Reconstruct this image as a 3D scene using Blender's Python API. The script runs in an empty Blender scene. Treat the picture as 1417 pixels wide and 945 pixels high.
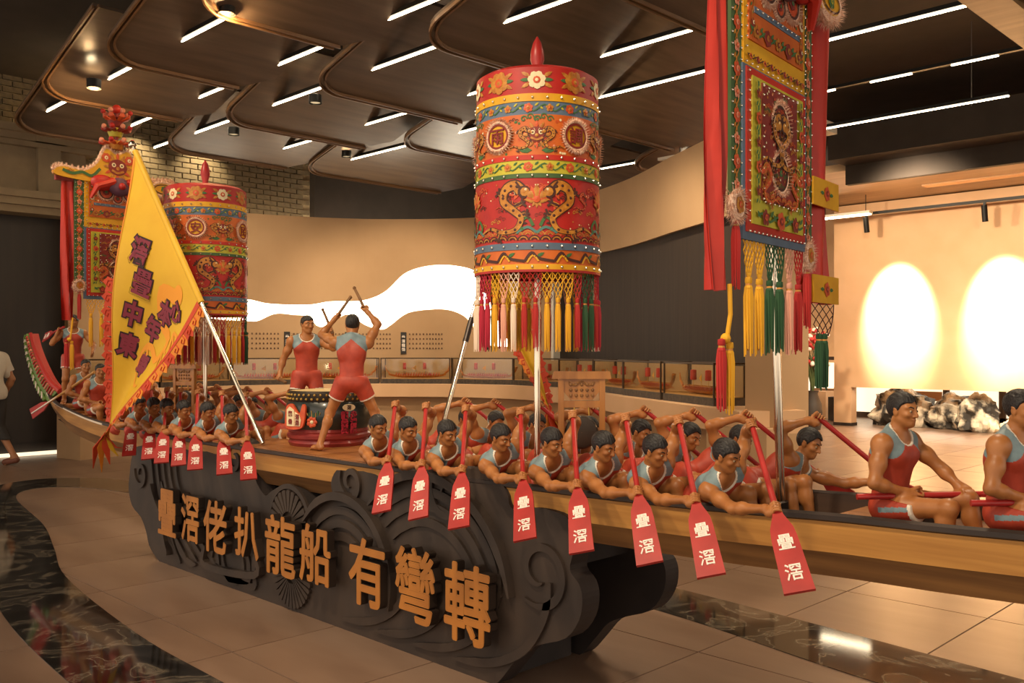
import bpy, math, random
import numpy as np
from mathutils import Vector, Matrix, noise as mnoise
random.seed(7)
S = math.sqrt(0.5)
scene = bpy.context.scene
COL = scene.collection
# ------------------------------------------------------------------ camera, world, lights, exposure
cam_d = bpy.data.cameras.new('camera'); cam = bpy.data.objects.new('camera', cam_d); COL.objects.link(cam)
cam.location = (0, 0, 1.5); cam.rotation_euler = (math.radians(90), 0, math.radians(45))
cam_d.sensor_width = 36; cam_d.lens = 36 * 1280 / 1417; cam_d.shift_y = 0.0088
cam_d.clip_start = 0.05; cam_d.clip_end = 100
scene.camera = cam
scene.view_settings.view_transform = 'Standard'; scene.view_settings.look = 'None'
scene.view_settings.exposure = 1.0; scene.view_settings.gamma = 1.0
scene.view_settings.use_curve_mapping = False
scene.cycles.use_denoising = True
scene.cycles.max_bounces = 6; scene.cycles.diffuse_bounces = 3; scene.cycles.transparent_max_bounces = 12
scene.cycles.caustics_reflective = False; scene.cycles.caustics_refractive = False
wd = bpy.data.worlds.new('world'); scene.world = wd; wd.use_nodes = True
wd.node_tree.nodes['Background'].inputs[0].default_value = (1.0, 0.83, 0.66, 1)
wd.node_tree.nodes['Background'].inputs[1].default_value = 0.75

def add_light(name, kind, loc, target, energy, color=(1, .74, .45), size=.3, angle=60, blend=.6, size_y=None):
    ld = bpy.data.lights.new(name, kind); ld.energy = energy; ld.color = color
    if kind == 'SPOT':
        ld.spot_size = math.radians(angle); ld.spot_blend = blend; ld.shadow_soft_size = size
    elif kind == 'AREA':
        ld.shape = 'RECTANGLE' if size_y else 'DISK'; ld.size = size
        if size_y: ld.size_y = size_y
    else:
        ld.shadow_soft_size = size
    o = bpy.data.objects.new(name, ld); COL.objects.link(o); o.location = loc
    o.rotation_euler = (Vector(target) - Vector(loc)).to_track_quat('-Z', 'Y').to_euler()
    return o
WARM = (1, .79, .54)
# ceiling spotlights of the hall (rows over both sides of the boat and over the far room)
for i, (l, t, e, a) in enumerate([
    ((-1.0, 0.6, 4.3), (-1.6, 3.1, 1.0), 150, 70), ((-2.6, 0.7, 4.3), (-3.0, 3.0, 1.2), 150, 70),
    ((-4.4, 0.9, 4.3), (-4.8, 3.1, 1.2), 120, 64), ((-5.9, 1.2, 4.2), (-6.3, 3.0, 1.6), 120, 60),
    ((-7.4, 1.3, 4.2), (-8.0, 3.2, 1.8), 90, 60),
    ((-2.0, 5.6, 4.3), (-2.2, 3.4, 1.0), 110, 70), ((-5.0, 5.8, 4.3), (-5.0, 3.4, 1.0), 110, 70),
    ((-8.6, 6.0, 4.2), (-8.6, 3.4, 1.0), 60, 70),
    ((-10.2, 8.2, 4.1), (-12.3, 9.6, 1.7), 210, 85), ((-10.6, 6.0, 4.1), (-13.2, 7.2, 1.8), 190, 85),
    ((-6.2, 7.0, 4.1), (-6.8, 9.0, 1.6), 190, 95), ((-3.0, 9.5, 4.0), (-3.2, 9.8, 0), 300, 110),
    ((-4.5, 14.2, 4.2), (-4.6, 14.9, 0), 900, 130), ((-1.0, 7.2, 4.3), (-1.2, 7.3, 0), 160, 110)]):
    add_light('overhead_spot', 'SPOT', l, t, e, WARM, .12, a, .7)
# wall washers of the far hanging panel (two overexposed pools)
for x in (-7.3, -5.42):
    add_light('track_spot_lamp', 'SPOT', (x, 16.35, 4.2), (x, 17.7, 2.42), 4200, (1, .83, .57), .06, 36, .9)
for x in (-7.6, -5.6, -3.2):
    add_light('added_wall_fill', 'SPOT', (x, 12.9, 3.95), (x + .3, 17.8, 2.0), 420, (1, .80, .56), .15, 95, 1)  # added fill without a fixture, brightens the far panel around its pools
add_light('overhead_spot', 'SPOT', (-1.3, 6.2, 4.2), (-4.2, 7.9, 1.9), 130, WARM, .12, 50, .8)  # added spot with no fixture, lifts the pier's dark side face
# brick wall grazers
for y in (4.55, 6.0, 7.1):
    add_light('brick_spot_lamp', 'SPOT', (-13.75, y, 5.0), (-14.3, y, 4.2), 60, (1, .82, .52), .04, 80, .8)
# daylight at the glazed side beyond the far panel
add_light('far_window_daylight', 'AREA', (-6, 21.2, 1.6), (-6, 18, .4), 260, (1, .86, .66), 7, size_y=2.4)

# ------------------------------------------------------------------ helpers
def lin(h):
    if isinstance(h, str):
        h = h.lstrip('#'); c = [int(h[i:i+2], 16) / 255 for i in (0, 2, 4)]
    else: c = list(h)
    return tuple((v / 12.92 if v <= .04045 else ((v + .055) / 1.055) ** 2.4) for v in c) + (1,)
MATS = {}
def mat(name, c1, c2=None, scale=8, rough=.6, metal=0, bump=0, stretch=(1, 1, 1), detail=4, emis=None, spec=.5, coat=0, lo=.35, hi=.65):
    m = bpy.data.materials.new(name); m.use_nodes = True; MATS[name] = m
    nt = m.node_tree; b = nt.nodes['Principled BSDF']
    b.inputs['Roughness'].default_value = rough; b.inputs['Metallic'].default_value = metal
    b.inputs['Specular IOR Level'].default_value = spec
    if coat: b.inputs['Coat Weight'].default_value = coat; b.inputs['Coat Roughness'].default_value = .12
    b.inputs['Base Color'].default_value = lin(c1)
    if c2 or bump:
        tc = nt.nodes.new('ShaderNodeTexCoord'); mp = nt.nodes.new('ShaderNodeMapping')
        mp.inputs['Scale'].default_value = stretch
        nz = nt.nodes.new('ShaderNodeTexNoise'); nz.inputs['Scale'].default_value = scale; nz.inputs['Detail'].default_value = detail
        nt.links.new(tc.outputs['Object'], mp.inputs[0]); nt.links.new(mp.outputs[0], nz.inputs['Vector'])
        if c2:
            cr = nt.nodes.new('ShaderNodeValToRGB')
            cr.color_ramp.elements[0].position = lo; cr.color_ramp.elements[1].position = hi
            cr.color_ramp.elements[0].color = lin(c1); cr.color_ramp.elements[1].color = lin(c2)
            nt.links.new(nz.outputs['Fac'], cr.inputs[0]); nt.links.new(cr.outputs[0], b.inputs['Base Color'])
        if bump:
            bp = nt.nodes.new('ShaderNodeBump'); bp.inputs['Strength'].default_value = bump; bp.inputs['Distance'].default_value = .01
            nt.links.new(nz.outputs['Fac'], bp.inputs['Height']); nt.links.new(bp.outputs[0], b.inputs['Normal'])
    if emis:
        b.inputs['Emission Color'].default_value = lin(emis[0]); b.inputs['Emission Strength'].default_value = emis[1]
    return m
def glass(name, tint, fac=.1):
    m = bpy.data.materials.new(name); m.use_nodes = True; MATS[name] = m
    nt = m.node_tree; nt.nodes.clear()
    out = nt.nodes.new('ShaderNodeOutputMaterial'); mx = nt.nodes.new('ShaderNodeMixShader')
    t = nt.nodes.new('ShaderNodeBsdfTransparent'); g = nt.nodes.new('ShaderNodeBsdfGlossy')
    t.inputs[0].default_value = tint; g.inputs['Roughness'].default_value = .05; mx.inputs[0].default_value = fac
    nt.links.new(t.outputs[0], mx.inputs[1]); nt.links.new(g.outputs[0], mx.inputs[2]); nt.links.new(mx.outputs[0], out.inputs[0])
    return m
M = MATS
mat('skin', '#b27542', '#9f6537', 9, .42, spec=.45, bump=.05)
mat('living_skin', '#a9744f', rough=.5)
mat('hair', '#100d0d', '#211c1b', 60, .45, stretch=(1, 3, 1), bump=.5)
mat('brow', '#2a1a12', rough=.6)
mat('eye_white', '#a58a68', rough=.3); mat('pupil', '#1a100c', rough=.25)
mat('jersey_red', '#b5432c', '#a43a27', 14, .55, bump=.06)
mat('jersey_blue', '#7f959b', '#71868d', 14, .55)
mat('jersey_white', '#e6dccb', rough=.5)
mat('paddle_red', '#b3302c', '#a42826', 6, .38, spec=.5)
mat('white_paint', '#f1e7dc', rough=.5)
mat('hull_wood', '#c8914a', '#a97437', 3.2, .42, stretch=(.35, 5, 9), bump=.08, detail=6, coat=.25)
mat('hull_wood_dark', '#8a6136', '#6d4a29', 3, .5, stretch=(.35, 5, 9), bump=.08)
mat('deck_wood', '#a46a34', '#87532a', 3.5, .45, stretch=(.4, 6, 6), bump=.08)
mat('rail_dark', '#2c2320', '#3a2e28', 5, .5)
mat('hull_inside', '#3b2a20', '#4a3425', 4, .6, stretch=(.4, 4, 4))
mat('carved_dark', '#332b27', '#43372f', 3.5, .55, bump=.25, spec=.35)
mat('carved_edge', '#2b2625', '#362f2d', 4, .6, spec=.3)
mat('gold_letter', '#b5742e', '#a5682a', 5, .5, bump=.05)
mat('letter_side', '#2a1d14', rough=.6)
mat('chrome', '#e4d8c4', rough=.16, metal=1)
mat('chrome_dark', '#3a3330', rough=.35, metal=.6)
mat('stand_wood', '#a9702f', '#8f5a25', 5, .42, stretch=(4, 4, .6), bump=.05, coat=.2)
mat('gong_bronze', '#35302c', '#4b4036', 7, .42, metal=.6, bump=.1)
mat('drum_black', '#1d2322', '#26302e', 6, .3, coat=.3)
mat('drum_red', '#7d2a2c', '#92332f', 7, .4, coat=.2)
mat('drum_skin', '#d3bd8c', '#c2a873', 6, .6)
mat('brass', '#c09a4e', rough=.35, metal=.85)
mat('plaster', '#b08f6a', '#ab8a65', 2.0, .85, bump=.04)
mat('plaster_light', '#d3ab84', '#cda57d', 2.2, .85, bump=.03)
mat('panel_dark', '#33271e', '#2b2019', 30, .8, stretch=(1, 1, .03), bump=.05)
mat('door_dark', '#2d2723', '#352d27', 8, .5, stretch=(1, 1, .1))
mat('mortar', '#c9b48e', '#b39d79', 20, .9, bump=.2)
mat('brick', '#6f6049', '#837254', 14, .85, bump=.35)
mat('stone_trim', '#8f7d61', '#86745a', 6, .8, bump=.1)
mat('floor_tile', '#8c7361', '#7d6453', 1.6, .34, stretch=(.6, 2.2, 1), bump=.02, detail=7, spec=.4)
mat('floor_joint', '#5a4737', rough=.7)
mat('ceiling_dark', '#3b322a', '#41372f', 3, .8)
mat('board_face', '#66574a', '#584a3f', 3, .27, stretch=(3, .3, 1), bump=.04)
mat('board_edge', '#7a5938', '#65482d', 4, .45, stretch=(3, .4, 3))
mat('rafter_wood', '#8a6844', '#6e5034', 5, .6, stretch=(3, .4, 3))
mat('soffit_wood', '#9b7a55', '#866745', 2.4, .42, stretch=(.4, 6, 1), bump=.03)
mat('led', '#fff1d2', emis=('#ffe9c4', 11), rough=.5)
mat('lightbox', '#fff6e4', emis=('#fff3da', 3.2), rough=.6)
mat('day_pane', '#fff3dc', emis=('#ffeccb', .6), rough=.6)
mat('lamp_glow', '#fff0cf', emis=('#ffe2b0', 22), rough=.5)
mat('metal_black', '#1c1a18', rough=.45, metal=.5)
mat('metal_grey', '#77716a', rough=.4, metal=.7)
mat('white_plastic', '#d8d0c2', rough=.5)
mat('case_base', '#2c2622', '#4b3f33', 26, .5, bump=.3)
mat('case_back', '#a88c66', rough=.8); mat('case_bed', '#b98a4c', rough=.6)
mat('bronze_frame', '#4a3826', rough=.4, metal=.6)
glass('case_glass', (.99, .98, .95, 1), .05)
mat('model_gold', '#c07a26', '#9c561b', 40, .5); mat('model_red', '#b0301c', rough=.5)
mat('text_dark', '#4a3022', rough=.7); mat('plaque_black', '#1f1a17', rough=.5)
mat('rock', '#2f2a25', '#d8cbb4', 3.4, .7, bump=.6, detail=7, lo=.45, hi=.6)
mat('rock_pale', '#6d6252', '#efe2c8', 3.4, .7, bump=.5, detail=7, lo=.36, hi=.5)
mat('shoji_frame', '#4a3a2e', rough=.6); mat('shoji_wood', '#a4764e', rough=.6)
mat('leaf_green', '#4d5a34', '#616b3c', 9, .6); mat('blossom_red', '#b5332f', rough=.6); mat('blossom_white', '#eadfd0', rough=.7)
mat('pot_dark', '#3c332c', rough=.6)
# textiles
mat('silk_red', '#b8261f', '#a61f1b', 9, .5, bump=.06)
mat('silk_bright', '#c5301f', '#b32718', 5, .5, bump=.08)
mat('silk_orange', '#cf6a25', '#c25a1f', 12, .5, bump=.1)
mat('silk_yellow', '#e2ab22', '#d79b1a', 10, .5, bump=.06)
mat('silk_lime', '#c3b93a', '#b5ab30', 10, .55)
mat('silk_green', '#3c5a33', '#48663a', 10, .6)
mat('silk_blue', '#60758c', '#56697f', 10, .6)
mat('silk_purple', '#5c3a4c', '#6b4457', 10, .6)
mat('silk_maroon', '#7b241f', '#8a2c22', 12, .55)
mat('thread_gold', '#c98a34', '#a8661f', 40, .45, bump=.3)
mat('thread_orange', '#d2582a', '#c24922', 40, .5, bump=.2)
mat('thread_pink', '#dd8f72', rough=.6); mat('thread_green', '#3f6b3a', rough=.6); mat('thread_teal', '#4f7d78', rough=.6)
mat('thread_dark', '#46231a', rough=.6); mat('thread_cream', '#e9d8ae', rough=.6)
mat('fur', '#dba88a', '#ecccb4', 60, .9, bump=1.0)
mat('sequin', '#d8cfc0', rough=.2, metal=.9)
mat('tassel_red', '#b22724', rough=.75); mat('tassel_yellow', '#e2a722', rough=.75); mat('tassel_green', '#28502f', rough=.75)
mat('tassel_white', '#ecd7c0', rough=.75); mat('tassel_pink', '#e3a48c', rough=.75); mat('tassel_crimson', '#b51f3a', rough=.75)
mat('flag_yellow', '#d8ac24', '#cfa01e', 4, .6, bump=.05); mat('flag_orange', '#dc7f1f', '#e08d28', 6, .6)
mat('flag_dragon', '#e2952a', rough=.65); mat('flag_red', '#c4401d', rough=.6); mat('ink_purple', '#7d2338', rough=.6); mat('ink_outline', '#2d0d14', rough=.6)
mat('tee_white', '#cfc6b8', '#c6bdae', 10, .8); mat('trouser_dark', '#33302f', rough=.8); mat('shoe', '#7a4a38', rough=.6)
mat('tail_green', '#6f8f3c', '#55752f', 20, .5); mat('tail_red', '#b5302c', rough=.5); mat('tail_white', '#e2d3c0', rough=.55); mat('tail_pink', '#d9806a', rough=.55)

class MB:
    def __init__(s): s.v = []; s.f = []; s.m = []; s.mats = []; s.sm = []
    def mi(s, m):
        if m not in s.mats: s.mats.append(m)
        return s.mats.index(m)
    def add(s, vs, fs, m, xf=None, smooth=False):
        b = len(s.v); i = s.mi(m)
        if xf is not None: vs = [xf @ Vector(v) for v in vs]
        s.v.extend([tuple(v) for v in vs]); s.f.extend([tuple(b + k for k in f) for f in fs]); s.m.extend([i] * len(fs)); s.sm.extend([smooth] * len(fs))
    def box(s, c, d, m, xf=None, rz=0, bev=0):
        x, y, z = d[0] / 2, d[1] / 2, d[2] / 2
        vs = [(-x, -y, -z), (x, -y, -z), (x, y, -z), (-x, y, -z), (-x, -y, z), (x, -y, z), (x, y, z), (-x, y, z)]
        fs = [(0, 3, 2, 1), (4, 5, 6, 7), (0, 1, 5, 4), (1, 2, 6, 5), (2, 3, 7, 6), (3, 0, 4, 7)]
        t = Matrix.Translation(c) @ Matrix.Rotation(rz, 4, 'Z')
        s.add(vs, fs, m, (xf @ t) if xf is not None else t)
    def beam(s, a, b, w, h, m, up=(0, 0, 1)):
        a, b = Vector(a), Vector(b); d = b - a; L = d.length; d.normalize(); u = Vector(up)
        r = d.cross(u); r.normalize(); u = r.cross(d)
        xf = Matrix(((r.x, d.x, u.x, (a.x + b.x) / 2), (r.y, d.y, u.y, (a.y + b.y) / 2), (r.z, d.z, u.z, (a.z + b.z) / 2), (0, 0, 0, 1)))
        s.box((0, 0, 0), (w, L, h), m, xf)
    def tube(s, pts, rad, m, seg=8, cap=True, flat=1.0, up=None):
        pts = [Vector(p) for p in pts]; n = len(pts)
        if not hasattr(rad, '__len__'): rad = [rad] * n
        vs = []; fs = []; prev = None
        for i, p in enumerate(pts):
            t = (pts[min(i + 1, n - 1)] - pts[max(i - 1, 0)]).normalized()
            if prev is None:
                a = Vector(up) if up else (Vector((0, 0, 1)) if abs(t.z) < .9 else Vector((1, 0, 0)))
                prev = (a - t * a.dot(t)).normalized()
            else:
                prev = (prev - t * prev.dot(t)).normalized()
            q = t.cross(prev)
            for k in range(seg):
                an = 2 * math.pi * k / seg
                vs.append(p + prev * (math.cos(an) * rad[i] * flat) + q * (math.sin(an) * rad[i]))
        for i in range(n - 1):
            for k in range(seg):
                k2 = (k + 1) % seg
                fs.append((i * seg + k, i * seg + k2, (i + 1) * seg + k2, (i + 1) * seg + k))
        if cap: fs.append(tuple(range(seg - 1, -1, -1))); fs.append(tuple((n - 1) * seg + k for k in range(seg)))
        s.add(vs, fs, m, None, True)
    def lathe(s, prof, m, c=(0, 0, 0), seg=32, cap=False, xf=None, a0=0, a1=2 * math.pi):
        vs = []; fs = []; n = len(prof); full = abs(a1 - a0 - 2 * math.pi) < 1e-6; ns = seg if full else seg + 1
        for r, z in prof:
            for k in range(ns):
                an = a0 + (a1 - a0) * k / seg; vs.append((c[0] + r * math.cos(an), c[1] + r * math.sin(an), c[2] + z))
        for i in range(n - 1):
            for k in range(seg):
                k2 = (k + 1) % ns; fs.append((i * ns + k, i * ns + k2, (i + 1) * ns + k2, (i + 1) * ns + k))
        if cap: fs.append(tuple(range(ns - 1, -1, -1))); fs.append(tuple((n - 1) * ns + k for k in range(ns)))
        s.add(vs, fs, m, xf, True)
    def ball(s, c, r, m, seg=10, rings=6, sc=(1, 1, 1), xf=None):
        vs = []; fs = []
        for i in range(rings + 1):
            th = math.pi * i / rings
            for k in range(seg):
                an = 2 * math.pi * k / seg
                vs.append((c[0] + r * sc[0] * math.sin(th) * math.cos(an), c[1] + r * sc[1] * math.sin(th) * math.sin(an), c[2] + r * sc[2] * math.cos(th)))
        for i in range(rings):
            for k in range(seg):
                k2 = (k + 1) % seg; a, b, c2, d = i * seg + k, (i + 1) * seg + k, (i + 1) * seg + k2, i * seg + k2
                fs.append((a, b, c2) if i == 0 and False else (a, b, c2, d))
        s.add(vs, fs, m, xf, True)
    def prism(s, poly, z0, z1, m, xf=None, mside=None):
        n = len(poly)
        ar = sum(poly[i][0] * poly[(i + 1) % n][1] - poly[(i + 1) % n][0] * poly[i][1] for i in range(n))
        if ar < 0: poly = poly[::-1]
        vs = [(p[0], p[1], z0) for p in poly] + [(p[0], p[1], z1) for p in poly]
        s.add(vs, [tuple(range(n - 1, -1, -1)), tuple(range(n, 2 * n))], m, xf)
        s.add(vs, [(i, (i + 1) % n, n + (i + 1) % n, n + i) for i in range(n)], mside or m, xf)
    def build(s, name, parent=None, kind=None, label=None, loc=None, sharp=40):
        me = bpy.data.meshes.new(name)
        me.from_pydata(s.v, [], s.f)
        for m in s.mats: me.materials.append(MATS[m])
        me.polygons.foreach_set('material_index', s.m)
        me.polygons.foreach_set('use_smooth', s.sm)
        if any(s.sm):
            me.set_sharp_from_angle(angle=math.radians(sharp))
        me.update()
        o = bpy.data.objects.new(name, me); COL.objects.link(o)
        if parent: o.parent = parent
        if kind: o['kind'] = kind
        if label: o['label'] = label
        if loc: o.location = loc
        return o
def tag(o, label, cat, group=None):
    o['label'] = label; o['category'] = cat
    if group: o['group'] = group
    return o
def empty(name, loc, label=None, cat=None, group=None, rz=0):
    o = bpy.data.objects.new(name, None); COL.objects.link(o); o.location = loc; o.rotation_euler = (0, 0, rz); o.empty_display_size = .1
    if label: tag(o, label, cat, group)
    return o
def inst(name, me, parent=None, loc=(0, 0, 0), rot=(0, 0, 0), sc=None):
    o = bpy.data.objects.new(name, me); COL.objects.link(o); o.parent = parent; o.location = loc; o.rotation_euler = rot
    if sc is not None: o.scale = sc
    return o
def copy_tree(root, label=None):
    r = root.copy(); COL.objects.link(r)
    if label: r['label'] = label
    kids = {}
    for ch in root.children:
        c = ch.copy(); COL.objects.link(c); c.parent = r
        for g in ch.children:
            d = g.copy(); COL.objects.link(d); d.parent = c
    return r
_tx = {}
def glyph(ch, offset=.0, res=2):
    key = (ch, offset)
    if key not in _tx:
        c = bpy.data.curves.new('t', 'FONT'); c.body = ch; c.extrude = .5; c.offset = offset; c.resolution_u = res; c.align_x = 'CENTER'
        o = bpy.data.objects.new('t', c); COL.objects.link(o)
        me = bpy.data.meshes.new_from_object(o.evaluated_get(bpy.context.evaluated_depsgraph_get()))
        vs = [tuple(v.co) for v in me.vertices]; fs = [tuple(p.vertices) for p in me.polygons]
        bpy.data.objects.remove(o); bpy.data.curves.remove(c); bpy.data.meshes.remove(me)
        _tx[key] = (vs, fs)
    return _tx[key]
def text_add(mb, ch, size, depth, m, xf, offset=.02, sx=1, fn=None, mside=None, shear=0):
    """glyph centred at the origin of xf, x right, y up, front face at +z = depth"""
    vs, fs = glyph(ch, offset)
    out = []
    for x, y, z in vs:
        p = Vector((x * size * sx, (y - .375) * size + shear * x * size, (z + .5) * depth))
        out.append(fn(p) if fn else xf @ p)
    if mside:
        top = [f for f in fs if all(vs[k][2] > 0 for k in f)]; rest = [f for f in fs if not all(vs[k][2] > 0 for k in f)]
        mb.add(out, top, m); mb.add(out, rest, mside)
    else: mb.add(out, fs, m)
def frame(o, x, y):
    """matrix with origin o, x axis, y axis (orthonormalised), z = x cross y"""
    x = Vector(x).normalized(); y = Vector(y); y = (y - x * y.dot(x)).normalized(); z = x.cross(y)
    return Matrix(((x.x, y.x, z.x, o[0]), (x.y, y.y, z.y, o[1]), (x.z, y.z, z.z, o[2]), (0, 0, 0, 1)))
def catmull(P, n=8, closed=False):
    out = []; N = len(P); D = len(P[0])
    for i in range(N if closed else N - 1):
        if closed: p0, p1, p2, p3 = P[i - 1], P[i], P[(i + 1) % N], P[(i + 2) % N]
        else: p0, p1, p2, p3 = P[max(i - 1, 0)], P[i], P[i + 1], P[min(i + 2, N - 1)]
        for k in range(n):
            t = k / n
            out.append(tuple(.5 * (2 * p1[j] + (p2[j] - p0[j]) * t + (2 * p0[j] - 5 * p1[j] + 4 * p2[j] - p3[j]) * t * t + (3 * p1[j] - p0[j] - 3 * p2[j] + p3[j]) * t ** 3) for j in range(D)))
    if not closed: out.append(tuple(P[-1]))
    return out
def interp(x, tab):
    if x <= tab[0][0]: return tab[0][1]
    for (a, va), (b, vb) in zip(tab, tab[1:]):
        if x <= b: return va + (vb - va) * (x - a) / (b - a)
    return tab[-1][1]
ORD = ['first', 'second', 'third', 'fourth', 'fifth', 'sixth', 'seventh', 'eighth', 'ninth', 'tenth', 'eleventh', 'twelfth']
# ------------------------------------------------------------------ ROOM SHELL
def structure(mb, name, **k): return mb.build(name, kind='structure', **k)
# floor: joint bed and individual large tiles
b = MB(); b.box((-5, 9, -.06), (26, 26, .1), 'floor_joint'); floor = structure(b, 'floor')
TX, TY = .82, 1.64
tb = MB(); w, h = TX - .003, TY - .003
tb.v = []; e = .003
poly0 = [(-w/2, -h/2), (w/2, -h/2), (w/2, h/2), (-w/2, h/2)]
tb.add([(x, y, 0) for x, y in poly0] + [(x * (1 - 2*e/w), y * (1 - 2*e/h), .012) for x, y in poly0], [(4, 5, 6, 7), (0, 1, 5, 4), (1, 2, 6, 5), (2, 3, 7, 6), (3, 0, 4, 7)], 'floor_tile')
t0 = tb.build('tile', parent=floor); first = True; n = 0
far = MB()
for iy in range(-2, 14):
    for ix in range(-16, 6):
        cx, cy = -1.78 - TX / 2 + ix * TX + TX, 5.55 + TY / 2 + (iy - 4) * TY
        if cx > 2.6 or cx < -15: continue
        # in the camera's view?
        d = S * (-cx + cy); r = S * (cx + cy)
        if d < 1.2 or abs(r) > d * .62 + 1.4: continue
        if n < 280:
            o = t0 if first else inst('tile', t0.data, floor)
            o.location = (cx, cy, -.012); first = False; n += 1
        else: far.add([(cx + x, cy + y, -.012) for x, y in poly0] + [(cx + x, cy + y, 0) for x, y in poly0], [(4, 5, 6, 7), (0, 1, 5, 4), (1, 2, 6, 5), (2, 3, 7, 6), (3, 0, 4, 7)], 'floor_tile')
if far.v: far.build('far_tiles', parent=floor, kind='stuff')
# polished dark marble ring let into the floor
m = bpy.data.materials.new('marble'); m.use_nodes = True; MATS['marble'] = m
nt = m.node_tree; bs = nt.nodes['Principled BSDF']; bs.inputs['Roughness'].default_value = .06; bs.inputs['Specular IOR Level'].default_value = .6
tc = nt.nodes.new('ShaderNodeTexCoord'); nz = nt.nodes.new('ShaderNodeTexNoise'); nz.inputs['Scale'].default_value = 2.2; nz.inputs['Detail'].default_value = 9; nz.inputs['Distortion'].default_value = 2.5
cr = nt.nodes.new('ShaderNodeValToRGB'); el = cr.color_ramp.elements
el[0].position = .4; el[0].color = lin('#1b1a19'); el[1].position = .72; el[1].color = lin('#5a5349')
e2 = el.new(.52); e2.color = lin('#2b2927'); e3 = el.new(.56); e3.color = lin('#6d6456'); e4 = el.new(.6); e4.color = lin('#302d2a')
nt.links.new(tc.outputs['Object'], nz.inputs['Vector']); nt.links.new(nz.outputs['Fac'], cr.inputs[0]); nt.links.new(cr.outputs[0], bs.inputs['Base Color'])
OUT = [(3, 1.45), (0, 1.45), (-3, 1.5), (-4.4, 1.54), (-5.7, 1.66), (-7.2, 1.95), (-8.2, 2.3), (-9.5, 2.62), (-11, 3.02), (-11.5, 3.6), (-11.3, 4.08), (-10.7, 4.4), (-8, 4.75), (-5, 4.9), (-3.35, 4.85), (-1.33, 4.62), (1, 4.3), (3, 4.0)]
INN = [(3, 2.0), (0, 2.0), (-2.5, 2.02), (-3.87, 2.03), (-4.9, 2.06), (-6.41, 2.24), (-7.4, 2.5), (-8.5, 2.78), (-10.2, 3.08), (-10.75, 3.4), (-10.6, 3.75), (-9.77, 4.02), (-7, 4.35), (-5, 4.42), (-3.2, 4.37), (-1.83, 4.12), (0, 3.9), (3, 3.6)]
o_, i_ = catmull(OUT, 6), catmull(INN, 6)
b = MB(); vs = [(x, y, .003) for x, y in o_] + [(x, y, .003) for x, y in i_]; k = len(o_)
b.add(vs, [(i, k + i, k + i + 1, i + 1) for i in range(k - 1)], 'marble')
vs2 = [(x, y, -.004) for x, y in o_] + [(x, y, -.004) for x, y in i_]
b.add(vs + vs2, [(i, i + 1, 2 * k + i + 1, 2 * k + i) for i in range(k - 1)] + [(k + i, 3 * k + i, 3 * k + i + 1, k + i + 1) for i in range(k - 1)], 'marble')
structure(b, 'trim_1')
# ceiling slab
b = MB(); b.box((-5, 9, 5.45), (26, 26, .1), 'ceiling_dark'); ceiling = structure(b, 'ceiling')
def board(x0, y0, y1, wid=1.75, zlo=4.2, rise=.5):
    """tilted dark ceiling board: low rounded edge at -X, rising toward +X"""
    L = y1 - y0; R = .42
    poly = []
    for k in range(9):
        a = math.pi + math.pi / 2 * k / 8
        poly.append((R + R * math.cos(a), R + R * math.sin(a)))
    poly += [(wid, 0), (wid, L), (.32, L), (0, L - .3)]
    sl = math.atan2(rise, wid)
    xf = Matrix.Translation((x0, y0, zlo)) @ Matrix.Rotation(-sl, 4, 'Y')
    q = MB(); q.prism(poly, 0, .035, 'board_face', xf)
    o = q.build('board', parent=ceiling)
    e = MB()
    rim = [poly[-1]] + poly[:10]
    for off in (0, .05):
        pts = [xf @ Vector((x + off * .8, y + off * .8, -.012)) for x, y in rim]
        for a, c in zip(pts, pts[1:]): e.beam(a, c, .018, .03, 'board_edge')
    e.build('edge_strip', parent=o)
rowsA = [(-8.75, 3.3, 5.0), (-10.45, 3.3, 5.2), (-6.95, 3.3, 5.0), (-12.3, 3.6, 5.0)]
rowsB = [(-6.3, 5.05, 7.15), (-8.22, 5.2, 7.6), (-10.15, 5.2, 7.6), (-12.1, 5.4, 7.6), (-4.4, 5.05, 7.2)]
rowsC = [(-7.3, 7.4, 10.6), (-9.68, 7.45, 10.6), (-12.1, 7.55, 10.6)]
rowsD = [(-8.4, 10.7, 13.2), (-10.8, 10.7, 13.0)]
for x, y0, y1 in rowsA + rowsB + rowsD: board(x, y0, y1)
for x, y0, y1 in rowsC: board(x, y0, y1, 2.1 if x < -5 else .9, 4.2, .55 if x < -5 else .24)
q = MB(); q.box((-2.45, 9.2, 4.22), (.3, 8.4, .07), 'soffit_wood'); q.box((-2.2, 9.2, 4.26), (.14, 8.4, .07), 'board_edge'); q.build('wooden_beam', parent=ceiling)
# timber rafters glimpsed above the boards
for cx, cy, n in [(-5.3, 6.3, 5), (-7.2, 6.4, 5), (-4.1, 8.6, 5), (-5.6, 5.6, 4), (-9.2, 6.6, 4)]:
    for k in range(n):
        q = MB(); q.beam((cx + .24 * k, cy, 5.12), (cx + .24 * k, cy + .5, 5.12), .14, .06, 'rafter_wood'); q.build('rafter', parent=ceiling)
    q = MB(); q.beam((cx - .2, cy - .06, 5.2), (cx + .24 * n + .1, cy - .06, 5.2), .1, .12, 'rafter_wood'); q.build('purlin', parent=ceiling)
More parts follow.
